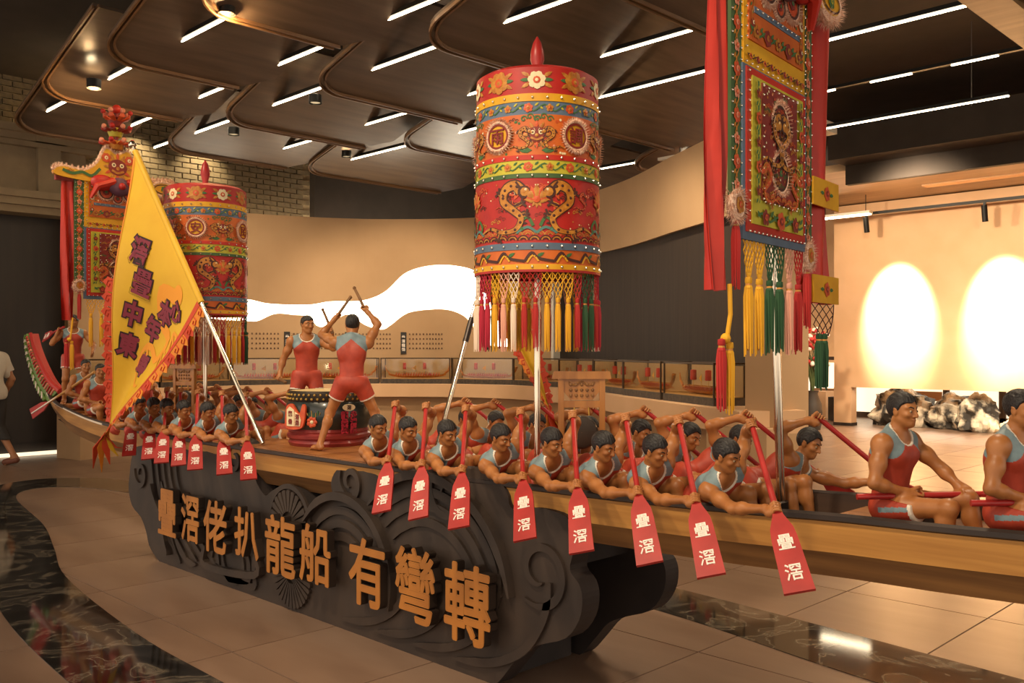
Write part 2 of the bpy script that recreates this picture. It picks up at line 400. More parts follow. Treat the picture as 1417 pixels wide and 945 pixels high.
# LED lines running along the boat, one lamp each
for i, (y, z, x0, x1, txt) in enumerate([
    (3.89, 4.36, -12.5, -6.0, 'long LED line light above the stern end, nearest the brick wall'),
    (4.9, 4.36, -12.6, -4.2, 'LED line light between ceiling boards, second row from the left corner'),
    (5.66, 4.36, -12.8, -4.0, 'LED line light crossing above the middle of the boat'),
    (6.98, 4.36, -12.6, -3.2, 'LED line light behind the top of the nearer round parasol'),
    (8.1, 4.36, -12.4, -2.4, 'LED line light passing behind the crown of the nearer tall banner'),
    (11.3, 4.36, -10.4, -3.4, 'lowest LED line light just above the curved plaster wall'),
    (11.1, 4.78, -8.0, -2.9, 'dim broken LED line light inside the dark recess at right')]):
    r = empty('led_line_light', (x0, y, z), txt, 'light', 'LED line lights of the ceiling')
    q = MB(); q.box(((x1 - x0) / 2, 0, .03), (x1 - x0, .06, .04), 'metal_black'); q.build('channel', parent=r)
    q = MB()
    if i < 6: q.box(((x1 - x0) / 2, 0, 0), (x1 - x0, .017, .012), 'led')
    else:
        for k in range(5):
            q = MB(); q.box((.5 + k * .95, 0, 0), (.5, .02, .014), 'led')
            if k < 4: q.build('diffuser', parent=r)
    q.build('diffuser', parent=r)
# hangers of the LED line over the right recess
for k, x in enumerate((-3.9, -2.75)):
    q = MB(); q.tube([(x, 11.6, 4.4), (x, 11.6, 5.4)], .006, 'metal_grey', 6)
    tag(q.build('suspension_rod'), ['thin suspension rod in the dark ceiling recess, the one nearer the tall banner', 'thin suspension rod in the dark ceiling recess, the one nearer the wooden beam'][k], 'rod')
# suspended dark beam and fixtures in the right recess
q = MB(); q.beam((-6.6, 13.9, 4.66), (2.5, 13.9, 4.66), .9, .5, 'ceiling_dark'); q.build('dark_beam', parent=ceiling)
q = MB(); q.box((-1.9, 14.1, 4.32), (9.4, .12, .42), 'ceiling_dark'); q.build('bulkhead', parent=ceiling)
# soffit of timber with two slots
b = MB(); b.box((-2.75, 16.2, 4.47), (14.1, 3.6, .12), 'soffit_wood')
soff = structure(b, 'trim_2')
for y, x0, x1 in [(15.1, -6.2, -2.7), (16.7, -6.4, -2.3)]:
    q = MB(); q.box(((x0 + x1) / 2, y, 4.405), (x1 - x0, .26, .03), 'plaster_light'); q.build('light_slot', parent=soff)
# left wall: brick above a stone portal with dark doors
b = MB(); b.box((-14.5, 6, 4.6), (.3, 12.4, 1.9), 'mortar'); wl = structure(b, 'wall_left')
b2 = MB(); b2.box((-14.5, 6.6, 1.8), (.3, 11, 3.66), 'plaster'); b2.build('lower_wall', parent=wl)
bw, bh = .265, .088
bm_ = MB(); bm_.box((0, 0, 0), (.05, bw - .018, bh - .016), 'brick'); bk0 = bm_.build('brick', parent=wl)
cand = []
for iz in range(22):
    for iy in range(46):
        y = -.1 + iy * bw + (bw / 2 if iz % 2 else 0); z = 3.66 + iz * bh + bh / 2
        if y > 9.15: continue
        pr = 0 if ((2.8 < y < 5.0 and z > 4.55) or (5.6 < y < 9.2 and z > 3.6)) else 5
        cand.append((pr + abs(y - 6.5) * .1, y, z))
cand.sort(); rest = MB()
for i, (p, y, z) in enumerate(cand):
    dx = random.uniform(-.006, .008)
    if i < 296:
        o = bk0 if i == 0 else inst('brick', bk0.data, wl)
        o.location = (-14.335 + dx, y, z)
    else: rest.box((-14.335 + dx, y, z), (.05, bw - .018, bh - .016), 'brick')
rest.build('more_bricks', parent=wl, kind='stuff')
# portal: entablature, pilasters, plain frieze, doors
b = MB(); b.box((-14.15, 3.2, 4.05), (.4, 3.9, .72), 'stone_trim'); por = structure(b, 'trim_3')
for z, hgt, d in [(4.55, .1, .62), (4.46, .1, .54), (4.38, .08, .46), (3.66, .1, .6), (3.56, .1, .54), (3.46, .1, .47)]:
    q = MB(); q.box((-14.3 + d / 2, 3.15, z), (d, 4.1 + d * .3, hgt), 'stone_trim'); q.build('cornice', parent=por)
for y in (4.62, 1.6):
    q = MB(); q.box((-13.93, y, 4.05), (.16, .3, .74), 'stone_trim'); q.box((-13.9, y, 4.47), (.3, .42, .12), 'stone_trim'); q.build('pilaster', parent=por)
b = MB(); b.box((-14.3, 3.0, 1.73), (.16, 3.9, 3.4), 'door_dark'); d1 = structure(b, 'door_1')
for y in (1.6, 2.55, 3.5, 4.45):
    q = MB(); q.box((-14.2, y, 1.75), (.06, .86, 3.1), 'door_dark'); q.build('door_panel', parent=d1)
q = MB(); q.box((-14.24, 3.0, .42), (.1, 3.8, .05), 'board_edge'); q.build('rail', parent=d1)
q = MB(); q.box((-14.16, 4.3, .03), (.03, 1.15, .05), 'day_pane'); q.build('light_gap', parent=d1, label='bright daylight gap under the dark door')
# bay: curved plaster wall, lit wave, ledge
LEDGE = catmull([(-12.9, 4.3), (-13.1, 5.0), (-13.25, 5.97), (-13.3, 7.2), (-12.9, 8.44), (-12.24, 9.4), (-11.2, 10.15), (-9.9, 10.3), (-8.36, 9.74), (-6.79, 8.77), (-5.57, 8.06), (-4.4, 7.4)], 8)
def offs(C, d):
    o = []
    for i, p in enumerate(C):
        a = C[max(i - 1, 0)]; c = C[min(i + 1, len(C) - 1)]; tx, ty = c[0] - a[0], c[1] - a[1]; l = math.hypot(tx, ty)
        o.append((p[0] - ty / l * d, p[1] + tx / l * d))
    return o
def arcs(C):
    a = [0]
    for p, q in zip(C, C[1:]): a.append(a[-1] + math.hypot(q[0] - p[0], q[1] - p[1]))
    return a
WALL = offs(LEDGE, .62); WARC = arcs(WALL)
def wall_at(s, d=0):
    """point on the bay wall at arc length s, d toward the room; returns x, y, tangent, inward normal"""
    for i in range(len(WARC) - 1):
        if s <= WARC[i + 1] or i == len(WARC) - 2:
            t = (s - WARC[i]) / (WARC[i + 1] - WARC[i]); a, c = WALL[i], WALL[i + 1]
            tx, ty = c[0] - a[0], c[1] - a[1]; l = math.hypot(tx, ty); tx /= l; ty /= l
            return a[0] + (c[0] - a[0]) * t + ty * d, a[1] + (c[1] - a[1]) * t - tx * d, (tx, ty), (ty, -tx)
def wall_strip(mb, ss, zb, zt, m, d=0.0, th=.05):
    """sheet following the wall between heights zb(s) and zt(s), with thickness th behind its face"""
    vs = []
    for s in ss:
        x, y, t, n = wall_at(s, d); X, Y, _, _ = wall_at(s, d - th)
        vs += [(x, y, zb(s)), (x, y, zt(s)), (X, Y, zb(s)), (X, Y, zt(s))]
    fs = []
    for i in range(len(ss) - 1):
        a, c = 4 * i, 4 * i + 4
        fs += [(a, c, c + 1, a + 1), (a + 2, a + 3, c + 3, c + 2), (a + 1, c + 1, c + 3, a + 3), (a, a + 2, c + 2, c)]
    e = 4 * (len(ss) - 1); fs += [(0, 1, 3, 2), (e, e + 2, e + 3, e + 1)]
    mb.add(vs, fs, m)
TOPW = [(2.6, 2.2), (3.0, 2.28), (3.6, 2.343), (3.979, 2.281), (4.619, 2.275), (4.988, 2.337), (5.45, 2.349), (5.732, 2.419), (5.967, 2.557), (6.253, 2.831), (6.629, 2.953), (7.073, 2.96), (7.53, 2.837), (7.94, 2.531), (8.298, 2.039), (8.522, 1.583)]
BOTW = [(2.6, 2.2), (3.0, 2.02), (3.623, 1.987), (3.801, 1.994), (4.074, 2.115), (4.373, 2.101), (4.619, 2.074), (4.77, 1.917), (4.957, 1.918), (5.17, 2.08), (5.328, 2.111), (5.573, 1.941), (5.856, 1.861), (6.017, 1.942), (6.303, 2.147), (6.717, 2.208), (7.034, 2.193), (7.299, 2.079), (7.463, 1.893), (7.664, 1.635), (7.884, 1.573), (8.372, 1.56), (8.522, 1.565)]
TOPS, BOTS = catmull(TOPW, 5), catmull(BOTW, 5)
ft, fb = (lambda s: max(interp(s, TOPS), interp(s, BOTS) - .0)), (lambda s: interp(s, BOTS))
ZT = lambda s: 3.76 if s < 8 else 3.76 + .12 * math.sin(min(1, (s - 8) / 2) * math.pi / 2)
seq = lambda a, b_, n: [a + (b_ - a) * i / n for i in range(n + 1)]
b = MB()
wall_strip(b, seq(.75, 2.6, 12), lambda s: 0, ZT, 'plaster'); wall_strip(b, seq(8.522, 9.1, 6), lambda s: 0, ZT, 'plaster')
wall_strip(b, seq(2.6, 8.522, 110), ft, ZT, 'plaster')
wall_strip(b, seq(2.6, 8.522, 110), lambda s: 0, fb, 'plaster')
wall_strip(b, seq(9.1, WARC[-1] - 1.0, 40), lambda s: 2.95, ZT, 'plaster')
wb = structure(b, 'wall_back')
q = MB(); wall_strip(q, seq(2.55, 8.56, 60), lambda s: 1.4, lambda s: 3.1, 'lightbox', -.1, .02); q.build('lit_wave', parent=wb, label='glowing white wave shaped light box')
q = MB(); wall_strip(q, seq(9.1, WARC[-1] - 1.0, 30), lambda s: 0, lambda s: 2.97, 'panel_dark', -.12, .04); q.build('dark_panel', parent=wb, label='dark brown recessed panel below plaster header')
q = MB(); wall_strip(q, seq(9.06, 9.12, 1), lambda s: 0, lambda s: 2.96, 'white_plastic', .02, .16); q.build('edge_trim', parent=wb)
# plaques and small captions on the wall
def wall_xf(s, z, d):
    x, y, t, n = wall_at(s, d); return frame((x, y, z), (t[0], t[1], 0), (0, 0, 1))
for s in (4.265, 5.28, 6.235):
    q = MB(); xf = wall_xf(s, 1.63, .02); q.box((0, 0, -.008), (.095, .37, .024), 'plaque_black', xf); pl = q.build('plaque', parent=wb)
    q = MB()
    for k, ch in enumerate('疊滘龍船'): text_add(q, ch, .062, .003, 'white_paint', xf @ Matrix.Translation((0, .1 - .07 * k, .004)))
    q.build('plaque_lettering', parent=pl)
for s0, s1 in [(3.62, 3.76), (3.82, 4.12), (4.38, 4.72), (4.84, 5.2), (5.42, 5.72), (5.78, 6.0), (6.34, 6.58), (6.64, 6.9)]:
    q = MB()
    for r in range(4):
        for s in seq(s0, s1, int((s1 - s0) / .052)):
            xf = wall_xf(s, 1.78 - .081 * r, .006)
            q.box((0, .006, 0), (.024, .008, .004), 'text_dark', xf); q.box((0, -.008, 0), (.026, .008, .004), 'text_dark', xf); q.box((random.uniform(-.006, .006), 0, 0), (.007, .03, .004), 'text_dark', xf)
    q.build('caption_text', parent=wb, kind='stuff')
# ledge
LFULL = LEDGE; LEDGE = LEDGE[6:]; ins = offs(LEDGE, .6)
def strip2(mb, P, Q, z0, z1, m):
    vs = []
    for (x, y), (X, Y) in zip(P, Q): vs += [(x, y, z0), (x, y, z1), (X, Y, z0), (X, Y, z1)]
    fs = []
    for i in range(len(P) - 1):
        a, c = 4 * i, 4 * i + 4; fs += [(a, c, c + 1, a + 1), (a + 1, c + 1, c + 3, a + 3), (a + 2, a + 3, c + 3, c + 2), (a, a + 2, c + 2, c)]
    e = 4 * (len(P) - 1); fs += [(0, 1, 3, 2), (e, e + 2, e + 3, e + 1)]
    mb.add(vs, fs, m)
front = offs(LEDGE, -.08)
b = MB(); strip2(b, front, ins, .74, .95, 'plaster_light'); lg = structure(b, 'trim_4')
b = MB(); strip2(b, offs(LEDGE, .08), ins, 0, .74, 'plaster'); b.build('ledge_base', parent=lg)
# pier at the ledge's end
b = MB(); b.box((-4.39, 7.92, 2.15), (.3, .64, 4.3), 'plaster'); structure(b, 'wall_pier')
q_ = MB(); q_.box((-4.5, 7.62, .4), (.62, .5, .8), 'plaster'); structure(q_, 'trim_5')
# far hanging panel, posts, glazed screens beyond
b = MB(); b.box((-3.4, 17.9, 2.58), (10.4, .22, 3.62), 'plaster_light'); wf = structure(b, 'wall_far')
for x in (-8.42, -1.6):
    q = MB(); q.box((x, 17.9, .385), (.36, .24, .77), 'plaster_light'); q.box((x, 17.9, .03), (.38, .26, .06), 'rail_dark'); q.build('post', parent=wf)
b = MB(); b.box((-5, 21.9, 2.72), (19, .2, 5.45), 'plaster_light'); wr = structure(b, 'wall_rear')
for i, x in enumerate([-11.2, -10.1, -9.0, -7.9, -6.8, -5.7, -4.6, -3.5, -2.4]):
    b = MB(); b.box((x, 20.4, .62), (1.0, .02, 1.2), 'day_pane'); w_ = structure(b, 'window_%d' % (i + 1))
    q = MB()
    for dx in (-.52, .52): q.box((x + dx, 20.38, .7), (.07, .08, 1.4), 'shoji_frame')
    q.box((x, 20.38, .06), (1.1, .08, .12), 'shoji_frame'); q.box((x, 20.38, 1.32), (1.1, .08, .08), 'shoji_frame'); q.build('window_frame', parent=w_)
    if i % 2:
        q = MB(); q.box((x + .1, 20.36, .52), (.72, .05, .2), 'shoji_wood'); q.box((x - .3, 20.36, .7), (.05, .05, 1.2), 'shoji_frame'); q.build('muntin', parent=w_)
b = MB(); b.box((-9.7, 19.4, .3), (.5, .5, .6), 'plaster_light'); tag(b.build('plinth'), 'plain pale plinth seen through the gap beside the far panel', 'plinth')
b = MB(); b.box((-9.05, 18.9, .26), (.3, .3, .5), 'pot_dark'); tag(b.build('planter_box'), 'small dark box on the floor beside the far panel post', 'box')
b = MB(); b.box((-11.9, 13.6, 2.7), (5.4, .2, 5.4), 'ceiling_dark'); b.box((-10.6, 15.8, 2.7), (.2, 4.4, 5.4), 'plaster'); b.box((-14.28, 11.5, 4.5), (.16, 4.6, 1.9), 'ceiling_dark'); structure(b, 'wall_back_upper')
# right-hand boundary of the room far away
b = MB(); b.box((3.6, 16, 2.4), (.2, 12, 4.8), 'plaster_light'); structure(b, 'wall_right')
# ------------------------------------------------------------------ DRAGON BOAT
YC = 3.2
ZG = [(-9.75, 1.2), (-9.3, 1.045), (-8.5, .965), (-7.6, .915), (-6.5, .9), (-5.3, .9), (-3.6, .908), (-2.5, .915), (-1.85, .93), (-1.4, .95), (-.85, .965), (1, 1.05), (3, 1.25), (4, 1.5)]
WG = [(-9.75, .015), (-9.3, .08), (-8.5, .17), (-7.6, .25), (-6.5, .31), (-5.3, .33), (-3.5, .32), (-2.5, .30), (-1.4, .265), (-.5, .235), (1, .16), (3, .06), (4, .02)]
zg, wg = (lambda x: interp(x, catmull(ZG, 5))), (lambda x: interp(x, catmull(WG, 5)))
boat = empty('dragon_boat', (-4.5, YC, .9), 'long varnished wooden dragon boat resting on the dark carved stand', 'boat')
boat_xf = Matrix.Translation((4.5, -YC, -.9))
def bb(mb, name, parent=None, **k):
    """build a boat part given in world coordinates under the boat"""
    mb.v = [(x + 4.5, y - YC, z - .9) for x, y, z in mb.v] if parent is None else [(x + 4.5, y - YC, z - .9) for x, y, z in mb.v]
    return mb.build(name, parent or boat, **k)
XS = [-9.75 + i * .125 for i in range(int((4 + 9.75) / .125) + 1)]
def loft(mb, fa, fb, m, flip=False, xs=None):
    vs = []; xs = xs or XS
    for x in xs: vs += [fa(x), fb(x)]
    fs = [(2 * i, 2 * i + 2, 2 * i + 3, 2 * i + 1) for i in range(len(xs) - 1)]
    if flip: fs = [f[::-1] for f in fs]
    mb.add(vs, fs, m, None, True)
for sd in (-1, 1):
    q = MB()
    fo = lambda k, dz: (lambda x: (x, YC + sd * wg(x) * k, zg(x) - dz * 1.0 * min(1, (x + 9.9) / 1.2 if x < -8.5 else 1)))
    loft(q, fo(.955, .125), fo(1, 0), 'hull_wood', sd > 0); loft(q, fo(.86, .115), fo(.9, 0), 'hull_inside', sd < 0)
    bb(q, 'side_plank', sharp=30)
    q = MB(); loft(q, fo(.78, .215), fo(.94, .122), 'hull_wood_dark', sd > 0); loft(q, fo(.0, .25), fo(.78, .215), 'hull_wood_dark', sd > 0)
    bb(q, 'bilge_plank')
    q = MB(); pts = [(x, YC + sd * wg(x) * .985, zg(x) - .006) for x in XS]
    q.tube(pts, [.016 if x > -9.5 else .008 for x in XS], 'rail_dark' if True else '', 6); bb(q, 'gunwale_rail')
q = MB(); loft(q, lambda x: (x, YC - wg(x) * .86, zg(x) - .16), lambda x: (x, YC + wg(x) * .86, zg(x) - .16), 'hull_inside', True, [x for x in XS if x > -9.2]); bb(q, 'inner_floor')
# white edge band of the stern
q = MB(); q.tube([(x, YC - wg(x) * 1.01, zg(x) - .012) for x in XS if -9.6 < x < -7.6], .012, 'tail_white', 6); bb(q, 'stern_band', label='white painted band along the stern edge')
# drum platform of planks, flush with the rails
for k in range(7):
    x0 = -5.62 + k * .24
    q = MB(); q.box((x0 + .12, YC, .905), (.235, .66, .02), 'deck_wood'); bb(q, 'deck_plank')
# stern deck and thwarts
for k in range(5):
    x0 = -8.75 + k * .2
    q = MB(); q.box((x0, YC, zg(x0) - .015), (.19, 2 * wg(x0) * .9, .016), 'deck_wood'); bb(q, 'deck_plank')
HX_R = [-1.523, -1.84, -2.10, -2.372, -2.693, -3.05, -3.36, -3.60]
HX_L = [-5.08, -5.40, -5.72, -5.995, -6.19, -6.46, -6.75]
for hx in HX_R + HX_L + [-1.06 + .06, -.66]:
    x = hx - .465
    q = MB(); q.box((x, YC, .868 if x < -1.6 else .9), (.13, 2 * wg(x) * .88, .02), 'deck_wood'); bb(q, 'thwart')
for x in (-1.05, -.8, -.45):
    q = MB(); q.box((x, YC, zg(x) - .05), (.07, 2 * wg(x) * .9, .02), 'deck_wood'); bb(q, 'thwart')
# ---- tail fin at the stern, a thing fixed to the boat: part of the boat
tp = catmull([(-9.35, 1.02), (-9.62, 1.13), (-9.86, 1.32), (-10.02, 1.5), (-10.1, 1.66)], 6)
q = MB(); vs = []
prof = [(p, .13 * (1 - i / (len(tp) - 1)) + .02) for i, p in enumerate(tp)]
for side, m_, dy in ((-1, 'tail_green', -.028), (1, 'tail_red', .028)):
    poly = [(p[0] - w_ * .9, p[1] - w_ * .1) for p, w_ in prof] + [(p[0] + w_ * .75, p[1] + w_ * .55) for p, w_ in prof[::-1]]
    xf = Matrix(((1, 0, 0, 0), (0, 0, 1, YC + dy), (0, 1, 0, 0), (0, 0, 0, 1)))
    q.prism(poly, -.028, .028, m_, xf)
tail = bb(q, 'tail_fin', label='upturned carved tail in green and red')
q = MB()
for i, (p, w_) in enumerate(prof[2:-2]):
    q.tube([(p[0] - w_ * .9, YC - .06, p[1] - w_ * .2), (p[0] - w_ * 1.2, YC - .065, p[1] + .04)], [.022, .004], 'tail_white' if i % 2 else 'tail_green', 6)
    q.tube([(p[0] + w_ * .2, YC - .058, p[1] + w_ * .2), (p[0] + w_ * .85, YC - .058, p[1] + w_ * .6)], .012, 'tail_red' if i % 3 else 'tail_pink', 6)
bb(q, 'tail_scales', None, kind='stuff')
q = MB(); q.tube([(p[0] + w_ * .8, YC - .02, p[1] + w_ * .6) for p, w_ in prof], [.035 * (1 - .5 * i / len(prof)) for i in range(len(prof))], 'tail_red', 8); bb(q, 'tail_ridge')

# ------------------------------------------------------------------ CARVED STAND
stand = empty('carved_stand', (-4.6, YC, 0), 'large dark carved wave stand with gold characters under the boat', 'stand')
def sb(mb, name, parent=None, **k):
    mb.v = [(x + 4.6, y - YC, z) for x, y, z in mb.v]; return mb.build(name, parent or stand, **k)
outl = [(-6.43, 0), (-6.506, .03), (-6.6, .09), (-6.652, .184), (-6.739, .273), (-6.892, .339), (-6.957, .457), (-6.937, .578), (-6.9, .7), (-6.8, .79),
        (-6.494, .815), (-6.095, .825), (-5.728, .836), (-5.54, .9), (-5.39, .94), (-5.25, .93), (-5.165, .85), (-5.112, .75), (-5.06, .68), (-4.976, .63), (-4.91, .66), (-4.80, .705), (-4.70, .71), (-4.594, .69), (-4.482, .626), (-4.40, .68), (-4.27, .70), (-4.282, .776), (-4.226, .852), (-4.085, .905), (-3.982, .868), (-3.88, .86), (-3.77, .83),
        (-3.68, .85), (-3.54, .9), (-3.36, .94), (-3.18, .95), (-3.016, .946), (-2.9, .88), (-2.875, .82), (-2.83, .80), (-2.72, .82), (-2.616, .826), (-2.5, .81), (-2.45, .745), (-2.46, .66), (-2.476, .59), (-2.426, .541), (-2.408, .48), (-2.426, .392), (-2.5, .302), (-2.645, .246), (-2.767, .196), (-2.851, .12), (-2.946, .03), (-2.99, 0)]
outl = [(x - .065 * max(0, min(1, (x + 3.0) / .4)), z) for x, z in outl]
top_o = catmull(outl, 3)
def xz(yfront): return Matrix(((1, 0, 0, 0), (0, 0, -1, yfront), (0, 1, 0, 0), (0, 0, 0, 1)))  # poly (X,Z), +depth toward the viewer
q = MB(); q.prism(top_o, -.11, 0, 'carved_dark', xz(2.88), 'carved_edge'); sb(q, 'front_plate')
q = MB(); q.prism(top_o, -.1, 0, 'carved_edge', xz(3.46)); sb(q, 'back_plate')
q = MB(); q.box((-4.6, 3.2, .30), (3.2, .42, .58), 'carved_edge'); sb(q, 'core_block')
for x in (-6.2, -5.6, -3.2, -2.75):
    q = MB(); q.box((x, 3.2, .62), (.12, .56, .14), 'carved_edge'); sb(q, 'cross_beam')
def ribbon(pts, w0, w1=None, y=2.88, th=.016, m='carved_dark', taper=True):
    """raised carved band following pts in the stand's front plane"""
    P = catmull(pts, 5); n = len(P); L = []; R = []
    for i, p in enumerate(P):
        a, c = P[max(i - 1, 0)], P[min(i + 1, n - 1)]; tx, tz = c[0] - a[0], c[1] - a[1]; l = math.hypot(tx, tz) or 1
        t = i / (n - 1); w_ = w0 + ((w1 if w1 is not None else w0) - w0) * t
        if taper: w_ *= min(1, .25 + 5 * min(t, 1 - t))
        L.append((p[0] - tz / l * w_, p[1] + tx / l * w_)); R.append((p[0] + tz / l * w_, p[1] - tx / l * w_))
    q = MB(); xf = xz(y); vs = []
    for l_, r_ in zip(L, R):
        vs += [(l_[0], l_[1], 0), (l_[0], l_[1], th), (r_[0], r_[1], th), (r_[0], r_[1], 0)]
    fs = []
    for i in range(n - 1):
        a, c = 4 * i, 4 * i + 4
        fs += [(a + 1, a + 2, c + 2, c + 1), (a, a + 1, c + 1, c), (a + 2, a + 3, c + 3, c + 2)]
    e = 4 * (n - 1); fs += [(0, 3, 2, 1), (e, e + 1, e + 2, e + 3)]
    q.add(vs, fs, m, xf); return sb(q, 'wave_band')
def spiral(cx, cz, r0, r1, turns, a0, n=18):
    return [(cx + (r0 + (r1 - r0) * i / n) * math.cos(a0 + turns * 2 * math.pi * i / n), cz + (r0 + (r1 - r0) * i / n) * math.sin(a0 + turns * 2 * math.pi * i / n)) for i in range(n + 1)]
# scrolls along the crest
for c_ in [(-4.085, .80, .105, .03, 1.3, 2.6), (-5.33, .82, .11, .03, 1.2, .4), (-3.3, .82, .13, .04, 1.1, 2.4), (-2.70, .56, .16, .05, 1.15, -2.2), (-6.72, .60, .11, .03, 1.1, 2.9)]:
    ribbon(spiral(*c_), .02, .014)
# big concentric wave arcs
for cx, cz, rs, a0, a1 in [(-4.15, .28, (.44, .36, .29, .22), 2.5, -.2), (-3.45, .30, (.60, .52, .45, .37), 2.4, .2), (-5.35, .18, (.32, .26, .20, .13), -3.3, .3), (-3.75, .08, (.30, .24, .18), -2.9, -.1), (-5.9, .35, (.42, .35, .28), 3.3, 4.9), (-6.2, .62, (.30, .24, .18), -2.9, -.6), (-3.0, .30, (.5, .42), -.6, -1.9)]:
    for r_ in rs:
        pts = [(cx + r_ * math.cos(a0 + (a1 - a0) * k / 9), cz + r_ * math.sin(a0 + (a1 - a0) * k / 9)) for k in range(10)]
        pts = [p for p in pts if .03 < p[1] < .9 and -6.85 < p[0] < -2.55]
        if len(pts) > 3: ribbon(pts, .022, th=.014 + .03 * (r_ == rs[0]))
for k in range(5):
    x = -6.55 + .1 * k
    ribbon([(x, .78), (x + .03, .6), (x + .09 + .02 * k, .42), (x + .22 + .03 * k, .25), (x + .42 + .05 * k, .1)], .016)
for k in range(4):
    x = -3.9 + .3 * k
    ribbon([(x - .25, .06), (x, .1), (x + .2, .2), (x + .32, .36), (x + .36, .52)], .02)
# fans: upper half fan behind the character and lower shell
def fan(cx, cz, r0, r1, a0, a1, n, nm):
    for k in range(n):
        a = a0 + (a1 - a0) * (k + .5) / n; d = (a1 - a0) / n * .36
        q = MB(); q.prism([(cx + r0 * math.cos(a - d), cz + r0 * math.sin(a - d)), (cx + r1 * math.cos(a - d), cz + r1 * math.sin(a - d)), (cx + r1 * 1.03 * math.cos(a), cz + r1 * 1.03 * math.sin(a)), (cx + r1 * math.cos(a + d), cz + r1 * math.sin(a + d)), (cx + r0 * math.cos(a + d), cz + r0 * math.sin(a + d))], 0, .02, 'carved_dark', xz(2.88)); sb(q, nm)
fan(-4.69, .50, .07, .19, .12, math.pi - .12, 11, 'fan_rib'); fan(-4.66, .22, .06, .2, math.pi + .1, 2 * math.pi - .1, 15, 'shell_rib')
ribbon([(-4.69 + .215 * math.cos(a), .50 + .215 * math.sin(a)) for a in [i * math.pi / 10 for i in range(11)]], .014, taper=False)
# gold characters
for ch, x, z, h, wx in [('疊', -6.164, .391, .35, .85), ('滘', -5.82, .395, .335, .8), ('佬', -5.483, .383, .35, .9), ('扒', -5.093, .40, .31, .95), ('龍', -4.714, .378, .36, .95), ('船', -4.355, .387, .335, .95), ('有', -3.883, .367, .365, .9), ('彎', -3.501, .372, .38, .85), ('轉', -3.132, .355, .38, .85)]:
    q = MB(); text_add(q, ch, h * 1.04, .03, 'gold_letter', xz(2.862) , .028, wx, mside='letter_side') if False else None
    xf = xz(2.834) @ Matrix.Translation((x + .055, z + .006, 0))
    for j in range(9):
        a = j * math.pi / 4; rr = 0 if j == 8 else .0072
        text_add(q, ch, h * .99, .045 + .0002 * j, 'gold_letter', xf @ Matrix.Translation((rr * math.cos(a), rr * math.sin(a), 0)), .0, wx, mside='letter_side')
    sb(q, 'gold_character')

# ------------------------------------------------------------------ DRUM on the platform
DX, DY, DZ = -4.93, 3.3, .915
drum = empty('drum', (DX, DY, DZ), 'big black painted drum with studded rim on a red base amid the boat', 'drum')
q = MB(); q.lathe([(.235, .09), (.262, .14), (.27, .19), (.262, .245), (.245, .275)], 'drum_black', seg=40); q.build('shell', drum)
q = MB(); q.lathe([(.245, .27), (.252, .28), (.252, .325), (.24, .338)], 'gong_bronze', seg=40); q.build('rim', drum)
q = MB(); q.lathe([(.24, .335), (.15, .342), (0.001, .344)], 'drum_skin', seg=40); q.build('drum_head', drum)
q = MB()
for r_ in range(2):
    for k in range(44):
        a = 2 * math.pi * (k + .5 * r_) / 44; q.ball((.254 * math.cos(a), .254 * math.sin(a), .29 + .025 * r_), .0085, 'brass', 6, 4)
q.build('stud', drum, kind='stuff')
q = MB(); q.lathe([(.001, 0), (.24, 0), (.25, .02), (.24, .038), (.255, .05), (.258, .068), (.245, .08), (.25, .09), (.243, .105), (.2, .106)], 'drum_red', seg=40); q.build('base_ring', drum)
# ornaments on the shell facing the camera side
fwd = math.atan2(-S, S)   # toward the camera
def on_drum(a, z, r=.268): return frame((r * math.cos(a), r * math.sin(a), z), (-math.sin(a), math.cos(a), 0), (0, 0, 1))
a1 = fwd - .62; xf = on_drum(a1, .185)
q = MB(); q.prism(catmull([(-.075, -.07), (.05, -.07), (.085, -.02), (.095, .06), (.07, .075), (.045, .02), (.02, .035), (-.02, .075), (-.06, .07), (-.08, .03)], 4, True), 0, .012, 'thread_orange', xf)
q.prism([(-.065, -.058), (.0, -.058), (.0, .04), (-.04, .06), (-.065, .04)], .012, .016, 'thread_cream', xf); q.prism([(.006, -.056), (.05, -.056), (.06, -.02), (.045, .012), (.006, .03)], .012, .016, 'thread_cream', xf)
for ch, x, y in [('龍', -.032, .018), ('疊', -.032, -.03), ('滘', .03, .0), ('船', .03, -.035)]: text_add(q, ch, .034, .003, 'silk_maroon', xf @ Matrix.Translation((x, y, .016)), .03)
q.build('red_plaque', drum, label='red and cream lettered plaque on the drum side')
xf = on_drum(fwd + .66, .24, .264); q = MB()
q.prism([(.042 * math.cos(t), .021 * math.sin(t)) for t in [i * math.pi / 8 for i in range(16)]], 0, .006, 'thread_cream', xf)
text_add(q, '滘', .03, .003, 'thread_dark', xf @ Matrix.Translation((0, 0, .006)), .02); q.build('oval_badge', drum, label='small cream oval badge on the drum side')
q = MB()
for c_, dx in ((0, -.03), (1, .03)):
    for k in range(3):
        xf2 = on_drum(fwd + .66 + dx / .27, .195 - .045 * k, .27); text_add(q, ['龍疊興', '舟滘隆'][c_][k], .046, .005, 'tassel_crimson', xf2, .05)
q.build('red_lettering', drum)
q = MB(); xf = on_drum(fwd - .18, .155)
for k in range(7):
    t = 2 * math.pi * k / 7; q.ball((.022 * math.cos(t), .022 * math.sin(t), .004), .013, 'thread_orange', 8, 5, (1, 1, .4), xf)
q.ball((0, 0, .006), .012, 'thread_cream', 8, 5, (1, 1, .5), xf)
for k in range(9): q.tube([xf @ Vector((-.05 + .012 * k, .03 + .01 * math.sin(k), .001)), xf @ Vector((-.06 + .014 * k, .06 + .008 * math.sin(2 * k), .002))], .003, 'thread_green' if k % 2 else 'brass', 5)
